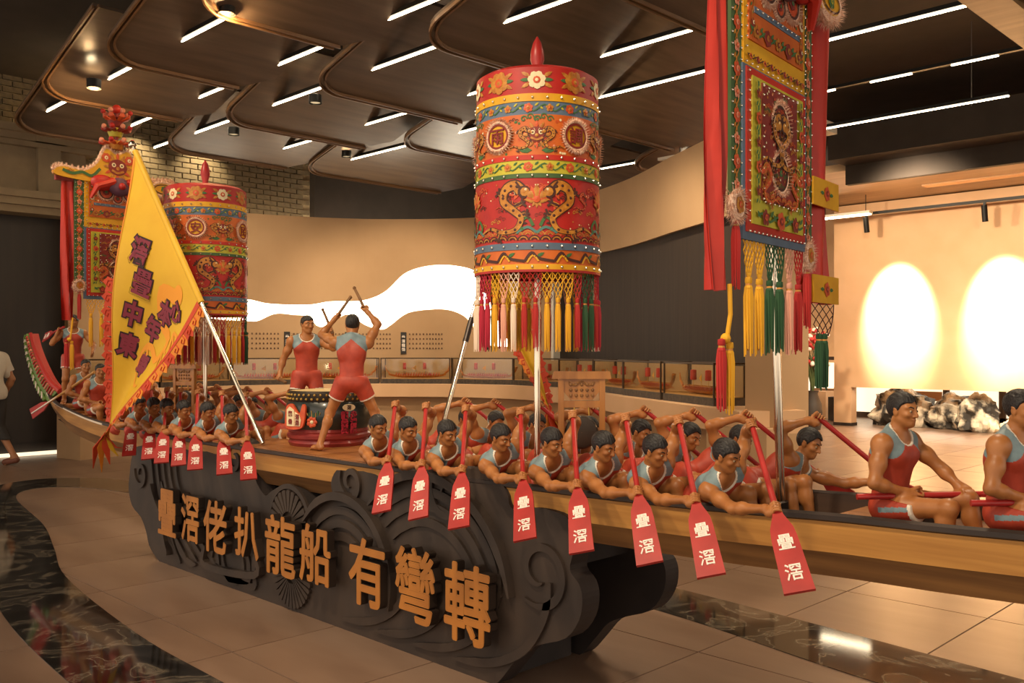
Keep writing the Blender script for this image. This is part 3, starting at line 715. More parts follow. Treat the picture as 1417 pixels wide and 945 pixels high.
q.build('painted_peony', drum, label='painted orange peony with leaves on the drum side')

# ------------------------------------------------------------------ GONG STANDS
def gong_stand(loc, rz, sc, label, glabel):
    r = empty('gong_stand', loc, label, 'stand', None, rz); r.scale = (sc, sc, sc)
    for x in (-.094, .094):
        q = MB(); q.box((x, 0, .25), (.026, .03, .5), 'stand_wood'); q.build('post', r)
        q = MB(); q.box((x, 0, .012), (.04, .14, .024), 'stand_wood'); q.build('foot', r)
    q = MB(); q.prism([(-.135, .5), (.135, .5), (.128, .535), (-.128, .535)], -.022, .022, 'stand_wood', Matrix(((1, 0, 0, 0), (0, 0, -1, 0), (0, 1, 0, 0), (0, 0, 0, 1)))); q.build('top_beam', r)
    q = MB(); q.box((0, 0, .385), (.19, .024, .03), 'stand_wood'); q.build('cross_rail', r)
    q = MB()
    X = Matrix(((1, 0, 0, 0), (0, 0, -1, 0), (0, 1, 0, 0), (0, 0, 0, 1)))
    q.prism([(-.085, .5), (.085, .5), (.08, .44), (.05, .405), (-.05, .405), (-.08, .44)], -.008, .008, 'stand_wood', X)
    for k in range(5):
        for j in range(3): q.ball((-.05 + .025 * k, -.009, .425 + .025 * j), .008, 'hull_wood_dark', 6, 4)
    for pts in ([(-.06, .485), (-.03, .47), (0, .488), (.03, .47), (.06, .485)],): q.tube([(x, -.01, z) for x, z in catmull(pts, 4)], .004, 'hull_wood_dark', 5)
    q.build('carved_panel', r)
    g = empty('gong', Vector(loc) + Matrix.Rotation(rz, 3, 'Z') @ Vector((0, 0, .255 * sc)), glabel, 'gong', None, rz); g.scale = (sc, sc, sc)
    q = MB(); xf = Matrix.Rotation(math.pi / 2, 4, 'X'); q.lathe([(.001, .012), (.055, .012), (.07, .008), (.077, -.004), (.075, -.02), (.07, -.02)], 'gong_bronze', seg=32, xf=xf); q.build('disc', g)
    q = MB()
    for x in (-.035, .035): q.tube([(x, 0, .078), (x * .9, 0, .13)], .004, 'brass', 5)
    q.build('cord', g)
gong_stand((-2.77, 3.22, .87), math.radians(45), 1.0, 'wooden gong stand with carved top panel behind the nearer rowers', 'dark round gong hanging in the stand behind the nearer rowers')
gong_stand((-6.85, 3.27, .86), math.radians(20), 1.0, 'wooden stand with carved panel behind the rowers near the yellow flag', 'small dark gong hanging in the stand near the yellow flag')

# ------------------------------------------------------------------ MOTIFS (embroidery as thin raised shapes)
class Emb:
    """embroidery drawn in (u, v) and mapped onto a surface by fn(u, v, h)"""
    def __init__(s, fn): s.fn = fn; s.mb = MB()
    def poly(s, pts, m, h=.003):
        n = len(pts); cu = sum(p[0] for p in pts) / n; cv = sum(p[1] for p in pts) / n
        s.mb.add([s.fn(cu, cv, h)] + [s.fn(u, v, h * .8) for u, v in pts] , [(0, 1 + i, 1 + (i + 1) % n) for i in range(n)], m)
    def line(s, pts, w, m, h=.004, taper=False, n=4):
        P = catmull(pts, n) if len(pts) > 2 else pts; k = len(P); vs = []
        for i, p in enumerate(P):
            a, c = P[max(i - 1, 0)], P[min(i + 1, k - 1)]; tx, ty = c[0] - a[0], c[1] - a[1]; l = math.hypot(tx, ty) or 1
            ww = w * (1 - .85 * i / (k - 1)) if taper else w
            vs += [s.fn(p[0] - ty / l * ww, p[1] + tx / l * ww, h), s.fn(p[0] + ty / l * ww, p[1] - tx / l * ww, h)]
        s.mb.add(vs, [(2 * i, 2 * i + 1, 2 * i + 3, 2 * i + 2) for i in range(k - 1)], m)
    def disc(s, u, v, r, m, h=.003, n=14, ry=None):
        ry = ry or r; s.poly([(u + r * math.cos(2 * math.pi * k / n), v + ry * math.sin(2 * math.pi * k / n)) for k in range(n)], m, h)
    def ring(s, u, v, r, w, m, h=.005, n=20, ry=None):
        ry = ry or r; pts = [(u + r * math.cos(2 * math.pi * k / n), v + ry * math.sin(2 * math.pi * k / n)) for k in range(n + 1)]; s.line(pts, w, m, h, n=1)
    def flower(s, u, v, r, c1, c2, n=6, h=.003):
        for k in range(n):
            a = 2 * math.pi * k / n + .3
            s.disc(u + r * .62 * math.cos(a), v + r * .62 * math.sin(a), r * .42, c1, h + .0003 * k, 8)
        s.disc(u, v, r * .42, c2, h + .004, 8); s.disc(u, v, r * .2, c1, h + .005, 6)
    def leaf(s, u, v, L, a, m, h=.003):
        c, d = math.cos(a), math.sin(a); P = [(0, 0), (.35, .2), (.7, .16), (1, 0), (.7, -.16), (.35, -.2)]
        s.poly([(u + L * (x * c - y * d), v + L * (x * d + y * c)) for x, y in P], m, h)
    def lotus(s, u, v, r, c1, c2, h=.003):
        for k in range(9):
            a = math.pi * (k + .5) / 9 if k else math.pi * .055
            s.leaf(u, v - r * .3, r * (1.05 - .25 * abs(k - 4) / 4), math.pi * (.02 + .96 * k / 8), c1 if k % 2 else c2, h + .0006 * (8 - abs(k - 4)))
        for k in range(5): s.leaf(u, v - r * .3, r * .5, math.pi * (1.1 + .2 * k), c2, h)
        s.disc(u, v - r * .25, r * .22, 'thread_orange', h + .006, 8)
    def cloud(s, u, v, r, m, h=.003):
        for du in (-1, 0, 1): s.line([(u + du * r * .7 + r * .4 * (1 - k / 9) * math.cos(k * .9), v + r * .25 * (du == 0) + r * .4 * (1 - k / 9) * math.sin(k * .9)) for k in range(9)], r * .07, m, h, n=2)
    def dragon(s, u, v, sc, dirn, m, m2, h=.004):
        body = [(.55, .42), (.40, .55), (.18, .45), (.15, .2), (.38, .0), (.55, -.18), (.42, -.42), (.1, -.46), (-.2, -.36), (-.48, -.45)]
        P = [(u + dirn * sc * x, v + sc * y) for x, y in body]
        s.line(P, sc * .15, m2, h, True); s.line(P, sc * .115, m, h + .0015, True)
        Cb = catmull(P, 3)
        for i in range(1, len(Cb) - 2, 1):
            tx, ty = Cb[i + 1][0] - Cb[i][0], Cb[i + 1][1] - Cb[i][1]; aa = math.atan2(ty, tx) + dirn * 1.9; s.leaf(Cb[i][0], Cb[i][1], sc * (.26 - .18 * i / len(Cb)), aa, 'thread_orange' if i % 2 else m2, h - .001)
        C = catmull(P, 3)
        for i in range(2, len(C) - 3, 2): s.disc(C[i][0], C[i][1], sc * .035, m2, h + .003, 6)
        hx, hy = P[0]
        s.disc(hx + dirn * sc * .06, hy - sc * .02, sc * .14, m2, h + .003, 9); s.disc(hx + dirn * sc * .08, hy - sc * .02, sc * .1, m, h + .004, 9)
        s.disc(hx + dirn * sc * .2, hy - sc * .08, sc * .08, m, h + .004, 8); s.disc(hx + dirn * sc * .1, hy + .03 * sc, sc * .03, 'thread_cream', h + .005, 6)
        for k in (-1, 1): s.line([(hx, hy + .05 * sc), (hx - dirn * sc * .12, hy + sc * (.16 + .05 * k))], sc * .022, m2, h + .002, n=1)
        s.line([(hx + dirn * sc * .25, hy - sc * .1), (hx + dirn * sc * .36, hy), (hx + dirn * sc * .3, hy + sc * .14)], sc * .012, 'thread_cream', h + .002)
        for x, y, a in [(.16, .32, 2.6), (.5, -.12, .2), (.1, -.46, -2.0), (.42, .1, .4)]:
            bx, by = u + dirn * sc * x, v + sc * y; s.line([(bx, by), (bx + dirn * sc * .16 * math.cos(a), by + sc * .16 * math.sin(a))], sc * .045, m, h + .001, n=1)
            for j in (-.45, 0, .45):
                s.line([(bx, by), (bx + dirn * sc * .14 * math.cos(a), by + sc * .14 * math.sin(a)), (bx + dirn * sc * .24 * math.cos(a + j), by + sc * .24 * math.sin(a + j))], sc * .024, m2, h + .001, n=2)
    def face(s, u, v, r, h=.004):
        """embroidered lion-dragon mask"""
        for k in range(12):
            a = 2 * math.pi * k / 12; s.leaf(u + r * .5 * math.cos(a), v + r * .5 * math.sin(a), r * .6, a, 'thread_orange' if k % 2 else 'thread_gold', h)
        s.disc(u, v, r * .72, 'silk_maroon', h + .002, 14, r * .6)
        for d in (-1, 1): s.disc(u + d * r * .3, v + r * .15, r * .17, 'thread_cream', h + .004, 8); s.disc(u + d * r * .3, v + r * .15, r * .08, 'thread_dark', h + .005, 6)
        s.disc(u, v - r * .08, r * .14, 'thread_gold', h + .005, 8); s.line([(u - r * .45, v - r * .25), (u, v - r * .42), (u + r * .45, v - r * .25)], r * .08, 'thread_gold', h + .004)
    def vine(s, u0, u1, v, amp, m_stem, m_f, m_f2, m_leaf, pitch, r, vert=False):
        n = max(1, round((u1 - u0) / pitch)); st = (u1 - u0) / n
        sw = (lambda a, b_: (b_, a)) if vert else (lambda a, b_: (a, b_))
        s.line([sw(u0 + (u1 - u0) * k / (4 * n), v + amp * math.sin(math.pi * k / 2)) for k in range(4 * n + 1)], r * .13, m_stem, .003, n=2)
        for k in range(n):
            uu = u0 + (k + .5) * st; a_, b_ = sw(uu, v)
            if k % 2: s.flower(a_, b_, r, m_f, m_f2, 6)
            else: s.flower(a_, b_, r * .85, m_f2, m_f, 5)
            for d in (-1, 1):
                a2, b2 = sw(uu + d * st * .3, v + d * amp * .5); s.leaf(a2, b2, r * 1.1, (math.pi / 2 if vert else 0) + d * .7 + (0 if d > 0 else math.pi), m_leaf, .003)
    def waves(s, u0, u1, v, r, m, m2, h=.003):
        n = int((u1 - u0) / (2 * r))
        for k in range(n):
            c = u0 + (k + .5) * (u1 - u0) / n
            for q, mm in ((1, m2), (.72, m), (.42, m2)):
                s.line([(c + r * q * math.cos(t), v + r * q * .8 * math.sin(t)) for t in [math.pi * j / 6 for j in range(7)]], r * .1, mm, h, n=1)
def sequins(mb, pts, r=.006):
    for p in pts: mb.ball(p, r, 'sequin', 6, 4)
def fur_add(mb, path, L, fn_n, dens=1, closed=True):
    """soft hairs along a path of points; fn_n(p, i) = outward direction"""
    for i, p in enumerate(path):
        p = Vector(p); nrm = fn_n(i)
        for k in range(dens):
            d = (nrm[0] * random.uniform(.3, 1.1) + nrm[1] * random.uniform(-.9, .9) + nrm[2] * random.uniform(-.3, .8)).normalized()
            l_ = L * random.uniform(.45, 1.0); a = d.orthogonal().normalized() * min(.0022, L * .06); c = d.cross(a)
            mb.add([p + a, p - a * .5 + c * .85, p - a * .5 - c * .85, p + d * l_], [(0, 1, 3), (1, 2, 3), (2, 0, 3)], 'fur')

# ------------------------------------------------------------------ TASSELS
def tassel_mesh(m, L=.135, r=.013):
    q = MB()
    q.lathe([(.002, 0), (r * .75, -.004), (r * .8, -.02), (r * .55, -.026), (r * .8, -.034), (r * .9, -.04)], m, seg=8)
    q.lathe([(r * .62, -.024), (r * .7, -.03), (r * .62, -.036)], 'thread_gold', seg=8)
    for k in range(9):
        a = 2 * math.pi * k / 9; rr = r * .62
        q.tube([(rr * .8 * math.cos(a), rr * .8 * math.sin(a), -.036), (rr * 1.15 * math.cos(a), rr * 1.15 * math.sin(a), -.07), (rr * 1.25 * math.cos(a + .15), rr * 1.25 * math.sin(a + .15), -.036 - L * random.uniform(.92, 1.05))], [r * .34, r * .36, r * .16], m, 5)
    return q
_tas = {}
def tassel(parent, loc, m, L=.135, r=.013):
    key = (m, L, r)
    if key not in _tas:
        o = tassel_mesh(m, L, r).build('tassel', parent); _tas[key] = o.data
        o.location = loc; return o
    return inst('tassel', _tas[key], parent, loc)
def net_add(mb, fn, u0, u1, z0, z1, n, rows, m, r=.0022, pinch=None):
    """knotted lattice: diagonal cords between z0 (top) and z1, fn(u, z) -> point; pinch = gather to the mid at the bottom"""
    um = (u0 + u1) / 2
    def pt(i, j):
        t = j / rows; u = u0 + (u1 - u0) * (i + .5 * (j % 2)) / n
        u = min(u1, u)
        if pinch: u = um + (u - um) * (1 - t ** 2 * pinch)
        return fn(u, z0 + (z1 - z0) * t)
    for j in range(rows):
        for i in range(n + 1):
            a = pt(i, j)
            for k in ((i, i - 1) if j % 2 == 0 else (i, i + 1)):
                if 0 <= k <= n: mb.tube([a, pt(k, j + 1)], r, m, 4, False)

# ------------------------------------------------------------------ ROUND PARASOLS
def parasol(loc, chars, rot, label, lean=0):
    R, H = .288, .914
    zt = lambda f: H * (1 - f)
    RR = lambda f: R * (1 + .03 * f)
    root = empty('round_parasol', loc, label, 'parasol', 'embroidered round parasols', rot)
    zb = 1.85 - .9   # bottom of cloth above the pole's foot
    q = MB(); q.tube([(0, 0, 0), (0, 0, zb + H)], .015, 'chrome', 14); q.tube([(0, 0, 0), (0, 0, .03)], .026, 'chrome_dark', 14); q.build('pole', root)
    q = MB(); q.lathe([(R, H), (R * .9, H + .018), (R * .5, H + .03), (.01, H + .036)], 'silk_red', (0, 0, zb), 48); q.build('top_cover', root)
    q = MB(); q.lathe([(.018, 0), (.024, .03), (.02, .045), (.034, .09), (.031, .13), (.02, .17), (.003, .2)], 'paddle_red', (0, 0, zb + H + .03), 16)
    q.build('finial', root, label='red wooden flame shaped finial')
    bands = [('top_band', 0, .13, 'silk_red'), ('trim_band', .13, .168, 'silk_yellow'), ('floral_band', .168, .232, 'silk_blue'), ('medallion_band', .232, .43, 'silk_orange'), ('trim_band', .43, .455, 'silk_bright'), ('floral_band', .455, .52, 'silk_lime'), ('trim_band', .52, .542, 'silk_green'),
             ('dragon_band', .542, .858, 'silk_red'), ('trim_band', .858, .892, 'silk_blue'), ('wave_band', .892, .962, 'silk_orange'), ('trim_band', .962, .988, 'silk_yellow'), ('trim_band', .988, 1.0, 'silk_red')]
    U = 2 * math.pi
    seqp = MB()
    for i, (nm, f0, f1, m_) in enumerate(bands):
        q = MB(); pr = .003 if 'trim' in nm else 0
        q.lathe([(RR(f0) - .012, zt(f0)), (RR(f0) + pr, zt(f0)), (RR(f1) + pr, zt(f1)), (RR(f1) - .012, zt(f1))], m_, (0, 0, zb), 64)
        bo = q.build(nm, root)
        if 'trim' in nm and f1 < 1:
            fm = (f0 + f1) / 2
            for k in range(28): a = U * (k + .5) / 28; seqp.ball(((RR(fm) + .006) * math.cos(a), (RR(fm) + .006) * math.sin(a), zb + zt(fm)), .0058, 'sequin', 6, 4)
        e = Emb(lambda u, v, h: Vector(((RR(1 - v / H) + h) * math.cos(u / R), (RR(1 - v / H) + h) * math.sin(u / R), zb + v)))
        W = U * R; vm = (zt(f0) + zt(f1)) / 2; hh = zt(f0) - zt(f1)
        if nm == 'top_band':
            for k in range(10):
                u = W * k / 10; big = k % 2 == 0
                e.flower(u, vm, .050 if big else .040, 'thread_gold' if big else 'thread_cream', 'thread_orange', 7)
                for d in (-1, 1):
                    for j in range(3): e.leaf(u + d * .03, vm - .012 + .014 * j, .045, (0 if d > 0 else math.pi) + d * (.5 - .5 * j) * -1, 'thread_green' if j % 2 else 'thread_gold')
        elif nm == 'floral_band':
            e.vine(0, W, vm, hh * .25, 'thread_green', 'thread_orange', 'thread_gold', 'thread_green' if m_ != 'silk_blue' else 'silk_lime', .095, hh * .36)
        elif nm == 'medallion_band':
            for k in range(5):
                um = W * (k + .5) / 5; e.face(um, vm, .058)
                for d in (-1, 1):
                    e.dragon(um + d * .085, vm - .02, .085, -d, 'thread_gold', 'thread_dark'); e.cloud(um + d * .03, vm + .07, .04, 'thread_green'); e.leaf(um + d * .02, vm - .07, .06, 0 if d > 0 else math.pi, 'thread_green')
            for k in range(26): e.cloud(random.uniform(0, W), vm + random.uniform(-.4, .4) * hh, .022, random.choice(['thread_gold', 'thread_dark', 'thread_orange', 'thread_green']), .0012)
            for k in range(90): e.disc(random.uniform(0, W), vm + random.uniform(-.45, .45) * hh, .006, random.choice(['thread_cream', 'thread_green', 'thread_pink']), .002, 6)
        elif nm == 'dragon_band':
            for k in range(5):
                um = W * (k + .5) / 5; e.lotus(um, vm + .065, .07, 'thread_orange', 'thread_gold')
                uc = W * k / 5
                e.dragon(uc, vm - .0, .205, -1 if k % 2 else 1, 'thread_gold', 'thread_dark'); e.dragon(uc + .02, vm + .045, .07, 1, 'thread_orange', 'thread_dark', .002)
                for d in (-1, 1):
                    e.cloud(um + d * .07, vm + .1, .035, 'thread_orange'); e.line([(um + d * .015, vm - .07), (um + d * .04, vm - .03), (um + d * .075, vm - .06), (um + d * .06, vm - .09)], .007, 'thread_green'); e.line([(um, vm - .1), (um + d * .04, vm - .075), (um + d * .09, vm - .1)], .006, 'thread_teal')
            e.waves(0, W, zt(f1) + .012, .024, 'thread_gold', 'thread_dark'); e.waves(.02, W + .02, zt(f1) + .035, .024, 'thread_orange', 'thread_gold', .0025)
            for k in range(46): e.cloud(random.uniform(0, W), vm + random.uniform(-.3, .42) * hh, .026, random.choice(['thread_gold', 'thread_dark', 'thread_orange', 'silk_maroon']), .0012)
            for k in range(110): e.disc(random.uniform(0, W), vm + random.uniform(-.3, .45) * hh, .004, random.choice(['thread_cream', 'thread_gold']), .002, 5)
        elif nm == 'wave_band':
            n = 14
            for k in range(n):
                u = W * k / n; e.line([(u, vm - hh * .3), (u + .03, vm + hh * .3), (u + .06, vm - hh * .1), (u + W / n, vm - hh * .3)], .006, 'thread_dark'); e.line([(u + .01, vm - hh * .4), (u + .035, vm + hh * .1), (u + .06, vm - hh * .3)], .004, 'silk_yellow'); e.leaf(u + .05, vm, .04, .5, 'thread_green')
        if e.mb.v: e.mb.build('embroidery', bo, kind='stuff')
    seqp.build('sequins', root, kind='stuff')
    # medallions with a character each
    for k, ch in enumerate(chars):
        a = U * k / len(chars); f = .33; r0 = RR(f); v0 = zt(f) + zb
        fn = lambda p, a=a, r0=r0, v0=v0: Vector(((r0 + .008 + p.z) * math.cos(a + p.x / r0), (r0 + .008 + p.z) * math.sin(a + p.x / r0), v0 + p.y))
        e = Emb(lambda u, v, h: fn(Vector((u, v, h)))); e.disc(0, 0, .056, 'silk_yellow', .002, 20); e.ring(0, 0, .052, .0045, 'silk_maroon', .005)
        text_add(e.mb, ch, .078, .004, 'silk_maroon', None, .015, .95, fn=lambda p: fn(p + Vector((0, 0, .003))))
        mo = e.mb.build('medallion', root)
        fm = MB(); path = [fn(Vector((.062 * math.cos(t), .064 * math.sin(t), 0))) for t in [2 * math.pi * j / 40 for j in range(40)]]
        er, eu, en = Vector((-math.sin(a), math.cos(a), 0)), Vector((0, 0, 1)), Vector((math.cos(a), math.sin(a), 0))
        fm.tube(path + path[:1], .008, 'fur', 7, False)
        fur_add(fm, path, .026, lambda i: ((er * math.cos(2 * math.pi * i / 40) + eu * math.sin(2 * math.pi * i / 40)), en, en), 34)
        fm.build('fur_ring', mo, kind='stuff')
    # net fringe and tassels
    cols = ['tassel_pink', 'tassel_white', 'tassel_red', 'tassel_red', 'tassel_yellow', 'tassel_yellow', 'tassel_yellow', 'tassel_red', 'tassel_green', 'tassel_green', 'tassel_red', 'tassel_crimson', 'tassel_red', 'tassel_white', 'tassel_white', 'tassel_crimson', 'tassel_crimson', 'tassel_yellow']
    NT = 36; rb = RR(1) - .006
    for g in range(NT):
        m_ = cols[g % len(cols)]
        a = U * (g + .5) / NT
        q = MB(); net_add(q, lambda u, z: Vector((rb * math.cos(u), rb * math.sin(u), zb + z)), a - math.pi / NT, a + math.pi / NT, 0, -.115, 2, 6, m_, .0022, .55); q.build('fringe_net', root)
        tassel(root, (rb * math.cos(a), rb * math.sin(a), zb - .112), m_, .2, .0135)
    return root
parasol((-3.03, YC, .90), '雨調風豐順', math.radians(-83), 'round embroidered parasol with the medallion characters shown clearly, nearer one above the gong')
parasol((-6.375, YC, .80), '安民泰國豐', math.radians(-39), 'round embroidered parasol partly behind the yellow flag, farther of the two')

# ------------------------------------------------------------------ TALL BANNERS
def banner(loc, rz, label, pole_len, lean):
    root = empty('tall_banner', loc, label, 'banner', 'tall embroidered banners', rz)
    # local frame: u along -y (viewer's left to right is +u), faces +x ; heights are absolute above loc
    B = lambda u, v, h: Vector((h, u, v))
    Zb, Zt_ = .98, 1.98
    q = MB(); q.tube([(-.02, lean, 0), (-.02, 0, Zt_ + .1)], .016, 'chrome', 14); q.tube([(-.02, lean, 0), (-.02, lean * .97, .03)], .028, 'chrome_dark', 14); q.build('pole', root)
    q = MB(); q.box((-.01, 0, Zt_ - .01), (.03, 1.0, .05), 'silk_maroon'); q.build('cross_beam', root)
    # red curtains hanging at the sides
    for sd, wd_, zl in ((-1, .10, .80), (1, .27, .79)):
        u0 = sd * .35; vs = []; n, mrows = 10, 16
        for j in range(mrows + 1):
            for i in range(n + 1):
                t = i / n; v = Zt_ - (Zt_ - zl) * j / mrows
                vs.append(B(u0 + sd * wd_ * t, v, .02 * math.sin(t * 9 + j * .25) * (.4 + j / mrows) - .01))
        q = MB(); q.add(vs, [(j * (n + 1) + i, j * (n + 1) + i + 1, (j + 1) * (n + 1) + i + 1, (j + 1) * (n + 1) + i) for j in range(mrows) for i in range(n)], 'silk_bright', None, True)
        vs2 = [v + Vector((-.006, 0, 0)) for v in vs]; q.add(vs2, [(j * (n + 1) + i, (j + 1) * (n + 1) + i, (j + 1) * (n + 1) + i + 1, j * (n + 1) + i + 1) for j in range(mrows) for i in range(n)], 'silk_red', None, True)
        cu = q.build('side_curtain', root)
        for zc in ((zl + .055, zl + .44) if sd > 0 else ()):
            e = Emb(lambda u, v, h: B(u, v, h + .03)); c = u0 + sd * wd_ * .5
            e.mb.box((.026, c, zc), (.008, wd_ * 1.02, .11), 'silk_yellow'); e.flower(c, zc, .03, 'thread_orange', 'silk_maroon', 6)
            for d in (-1, 1): e.leaf(c + d * .03, zc, .04, 0 if d > 0 else math.pi, 'thread_green')
            e.mb.build('floral_patch', cu)
        c = u0 + sd * wd_ * .5
        if sd > 0:
            q = MB(); net_add(q, lambda u, z: B(u, z, .01), u0 + .02, u0 + wd_, zl, zl - .13, 3, 6, 'thread_dark', .0022, .5); q.build('fringe_net', root)
            for d in (-.03, .03): tassel(root, B(c + d, zl - .12, .01), 'tassel_green', .19, .017)
        else:
            q = MB(); q.tube([B(c + .03, zl + .02, .02), B(c + .015, zl - .08, .03), B(c + .01, zl - .16, .02)], .008, 'tassel_yellow', 8); q.ball(B(c, zl - .16, .02), .018, 'tassel_yellow', 8, 6); q.build('cord_knot', root)
            tassel(root, B(c - .02, zl - .16, .015), 'tassel_red', .2, .017); tassel(root, B(c + .02, zl - .17, .025), 'tassel_yellow', .2, .017)
    seqp = MB()
    def seq_line(u0, v0, u1, v1, n, h):
        for k in range(n + 1): seqp.ball(B(u0 + (u1 - u0) * k / n, v0 + (v1 - v0) * k / n, h), .0046, 'sequin', 6, 4)
    # dark floral side strips
    for sd in (-1, 1):
        c = sd * .315; zl = Zb + .14 if sd < 0 else Zb + .02
        q = MB(); q.box((.012, c, (Zt_ + zl) / 2), (.012, .082, Zt_ - zl), 'silk_green'); q.box((.013, c - sd * .045, (Zt_ + zl) / 2), (.014, .012, Zt_ - zl), 'silk_yellow'); so = q.build('floral_strip', root)
        e = Emb(lambda u, v, h: B(u, v, h + .018)); e.vine(zl, Zt_, c, .012, 'thread_gold', 'thread_orange', 'thread_pink', 'thread_gold', .075, .026, True); e.mb.build('embroidery', so, kind='stuff')
        seq_line(c - .034, zl, c - .034, Zt_, 22, .02); seq_line(c + .034, zl, c + .034, Zt_, 22, .02)
        fm = MB(); P = [B(c + .035 * math.cos(t), zl - .03 + .04 * math.sin(t), .016) for t in [2 * math.pi * k / 18 for k in range(18)]]
        fm.tube(P + P[:1], .017, 'fur', 7, False)
        fur_add(fm, P, .04, lambda i: (Vector((0, math.cos(2 * math.pi * i / 18), math.sin(2 * math.pi * i / 18))), Vector((1, 0, 0)), Vector((0, 0, -1))), 50); fm.build('fur_tuft', root, kind='stuff')
        e = Emb(lambda u, v, h: B(u, v, h + .03)); e.flower(c, zl - .03, .03, 'thread_gold', 'thread_orange', 6); e.mb.build('rosette', root)
        tassel(root, B(c, zl - .07, .016), 'tassel_red', .2, .016)
    # upper panel
    zs = Zb + .6
    q = MB(); q.box((.016, 0, (zs + Zt_) / 2), (.014, .54, Zt_ - zs), 'silk_yellow'); up = q.build('upper_panel', root)
    q = MB(); q.box((.022, 0, (zs + Zt_) / 2 + .03), (.014, .48, Zt_ - zs - .12), 'silk_orange'); q.build('inner_panel', up)
    q = MB(); q.box((.026, 0, zs + .20), (.012, .40, .022), 'silk_blue'); q.build('trim_band', up)
    e = Emb(lambda u, v, h: B(u, v, h + .03)); e.vine(-.23, .23, zs + .125, .012, 'thread_green', 'silk_maroon', 'thread_gold', 'thread_green', .1, .03)
    e.vine(-.26, .26, zs + .03, .006, 'thread_dark', 'silk_maroon', 'thread_orange', 'thread_dark', .06, .014)
    for d in (-1, 1): e.vine(zs + .1, Zt_, d * .215, .01, 'thread_gold', 'thread_cream', 'silk_maroon', 'thread_green', .09, .02, True)
    for k in range(50): e.disc(random.uniform(-.2, .2), random.uniform(zs + .23, Zt_ - .03), .007, random.choice(['thread_cream', 'thread_green', 'silk_maroon', 'thread_gold']), .002, 6)
    e.mb.build('embroidery', up, kind='stuff')
    seq_line(-.258, zs + .06, -.258, Zt_, 10, .03); seq_line(.258, zs + .06, .258, Zt_, 10, .03); seq_line(-.19, zs + .2, .19, zs + .2, 9, .038); seq_line(-.26, zs + .008, .26, zs + .008, 12, .03)
    def medal(u, v, r, parent, petal=True):
        e = Emb(lambda a, b_, h: B(a, b_, h + .034)); e.disc(u, v, r, 'thread_cream', .001, 18); e.flower(u, v, r * .95, 'thread_orange', 'thread_gold', 8, .003); e.flower(u, v, r * .5, 'silk_maroon', 'thread_green', 6, .008); e.ring(u, v, r, r * .1, 'thread_dark', .008)
        mo = e.mb.build('medallion', root)
        fm = MB(); n = 36; P = [B(u + r * 1.12 * math.cos(2 * math.pi * i / n), v + r * 1.12 * math.sin(2 * math.pi * i / n), .034) for i in range(n)]
        fm.tube(P + P[:1], r * .16, 'fur', 7, False)
        fur_add(fm, P, r * .5, lambda i: (Vector((0, math.cos(2 * math.pi * i / n), math.sin(2 * math.pi * i / n))), Vector((1, 0, 0)), Vector((1, 0, 0))), 40); fm.build('fur_ring', mo, kind='stuff')
    for u, v, r in [(-.1, zs + .31, .058), (.11, zs + .31, .058), (.0, zs + .265, .038)]: medal(u, v, r, up)
    # lower panel with border layers
    q = MB(); q.box((.018, 0, (Zb + zs) / 2), (.014, .56, zs - Zb), 'silk_blue'); lo = q.build('lower_panel', root)
    q = MB(); q.box((.023, 0, (Zb + zs) / 2 + .01), (.014, .52, zs - Zb - .035), 'silk_bright'); q.build('red_border', lo)
    q = MB(); q.box((.028, 0, (Zb + zs) / 2 + .012), (.014, .45, zs - Zb - .09), 'silk_lime'); q.build('floral_border', lo)
    q = MB(); q.box((.033, 0, (Zb + zs) / 2 + .05), (.014, .31, zs - Zb - .19), 'silk_maroon'); q.build('centre_field', lo)
    e = Emb(lambda u, v, h: B(u, v, h + .041))
    for d in (-1, 1): e.vine(Zb + .13, zs - .05, d * .19, .01, 'thread_green', 'thread_orange', 'silk_maroon', 'thread_green', .085, .023, True)
    e.vine(-.2, .2, Zb + .085, .012, 'thread_green', 'thread_orange', 'silk_maroon', 'thread_green', .13, .035)
    for d in (-1, 1): e.dragon(d * .085, Zb + .36, .17, -d, 'thread_gold', 'thread_dark'); e.dragon(d * .08, Zb + .2, .12, d, 'thread_orange', 'thread_gold')
    for k in range(34): e.cloud(random.uniform(-.13, .13), random.uniform(Zb + .17, zs - .07), .024, random.choice(['thread_gold', 'thread_orange', 'thread_gold', 'thread_green']), .001)
    for k in range(70): e.disc(random.uniform(-.14, .14), random.uniform(Zb + .16, zs - .06), .005, random.choice(['thread_cream', 'thread_gold', 'thread_orange', 'thread_pink']), .002, 6)
    e.waves(-.15, .15, Zb + .155, .022, 'thread_gold', 'thread_orange'); e.mb.build('embroidery', lo, kind='stuff')
    for d in (-1, 1): seq_line(d * .243, Zb + .03, d * .243, zs - .02, 16, .033); seq_line(d * .15, Zb + .15, d * .15, zs - .05, 11, .043)
    seq_line(-.24, Zb + .03, .24, Zb + .03, 14, .033); seq_line(-.15, zs - .055, .15, zs - .055, 7, .043); seq_line(-.14, Zb + .14, .14, Zb + .14, 7, .043)
    medal(.0, Zb + .44, .062, lo); medal(.0, Zb + .26, .062, lo)
    seqp.build('sequins', root, kind='stuff')
    # fringe below
    cs = ['tassel_yellow', 'tassel_yellow', 'tassel_green', 'tassel_green', 'tassel_pink', 'tassel_red']
    for k, m_ in enumerate(cs):
        u = -.22 + .088 * k
        q = MB(); net_add(q, lambda a, z: B(a, z, .018), u - .042, u + .042, Zb, Zb - .13, 3, 7, m_, .0025, .75); q.build('fringe_net', root)
        tassel(root, B(u, Zb - .125, .018), m_, .23, .017)
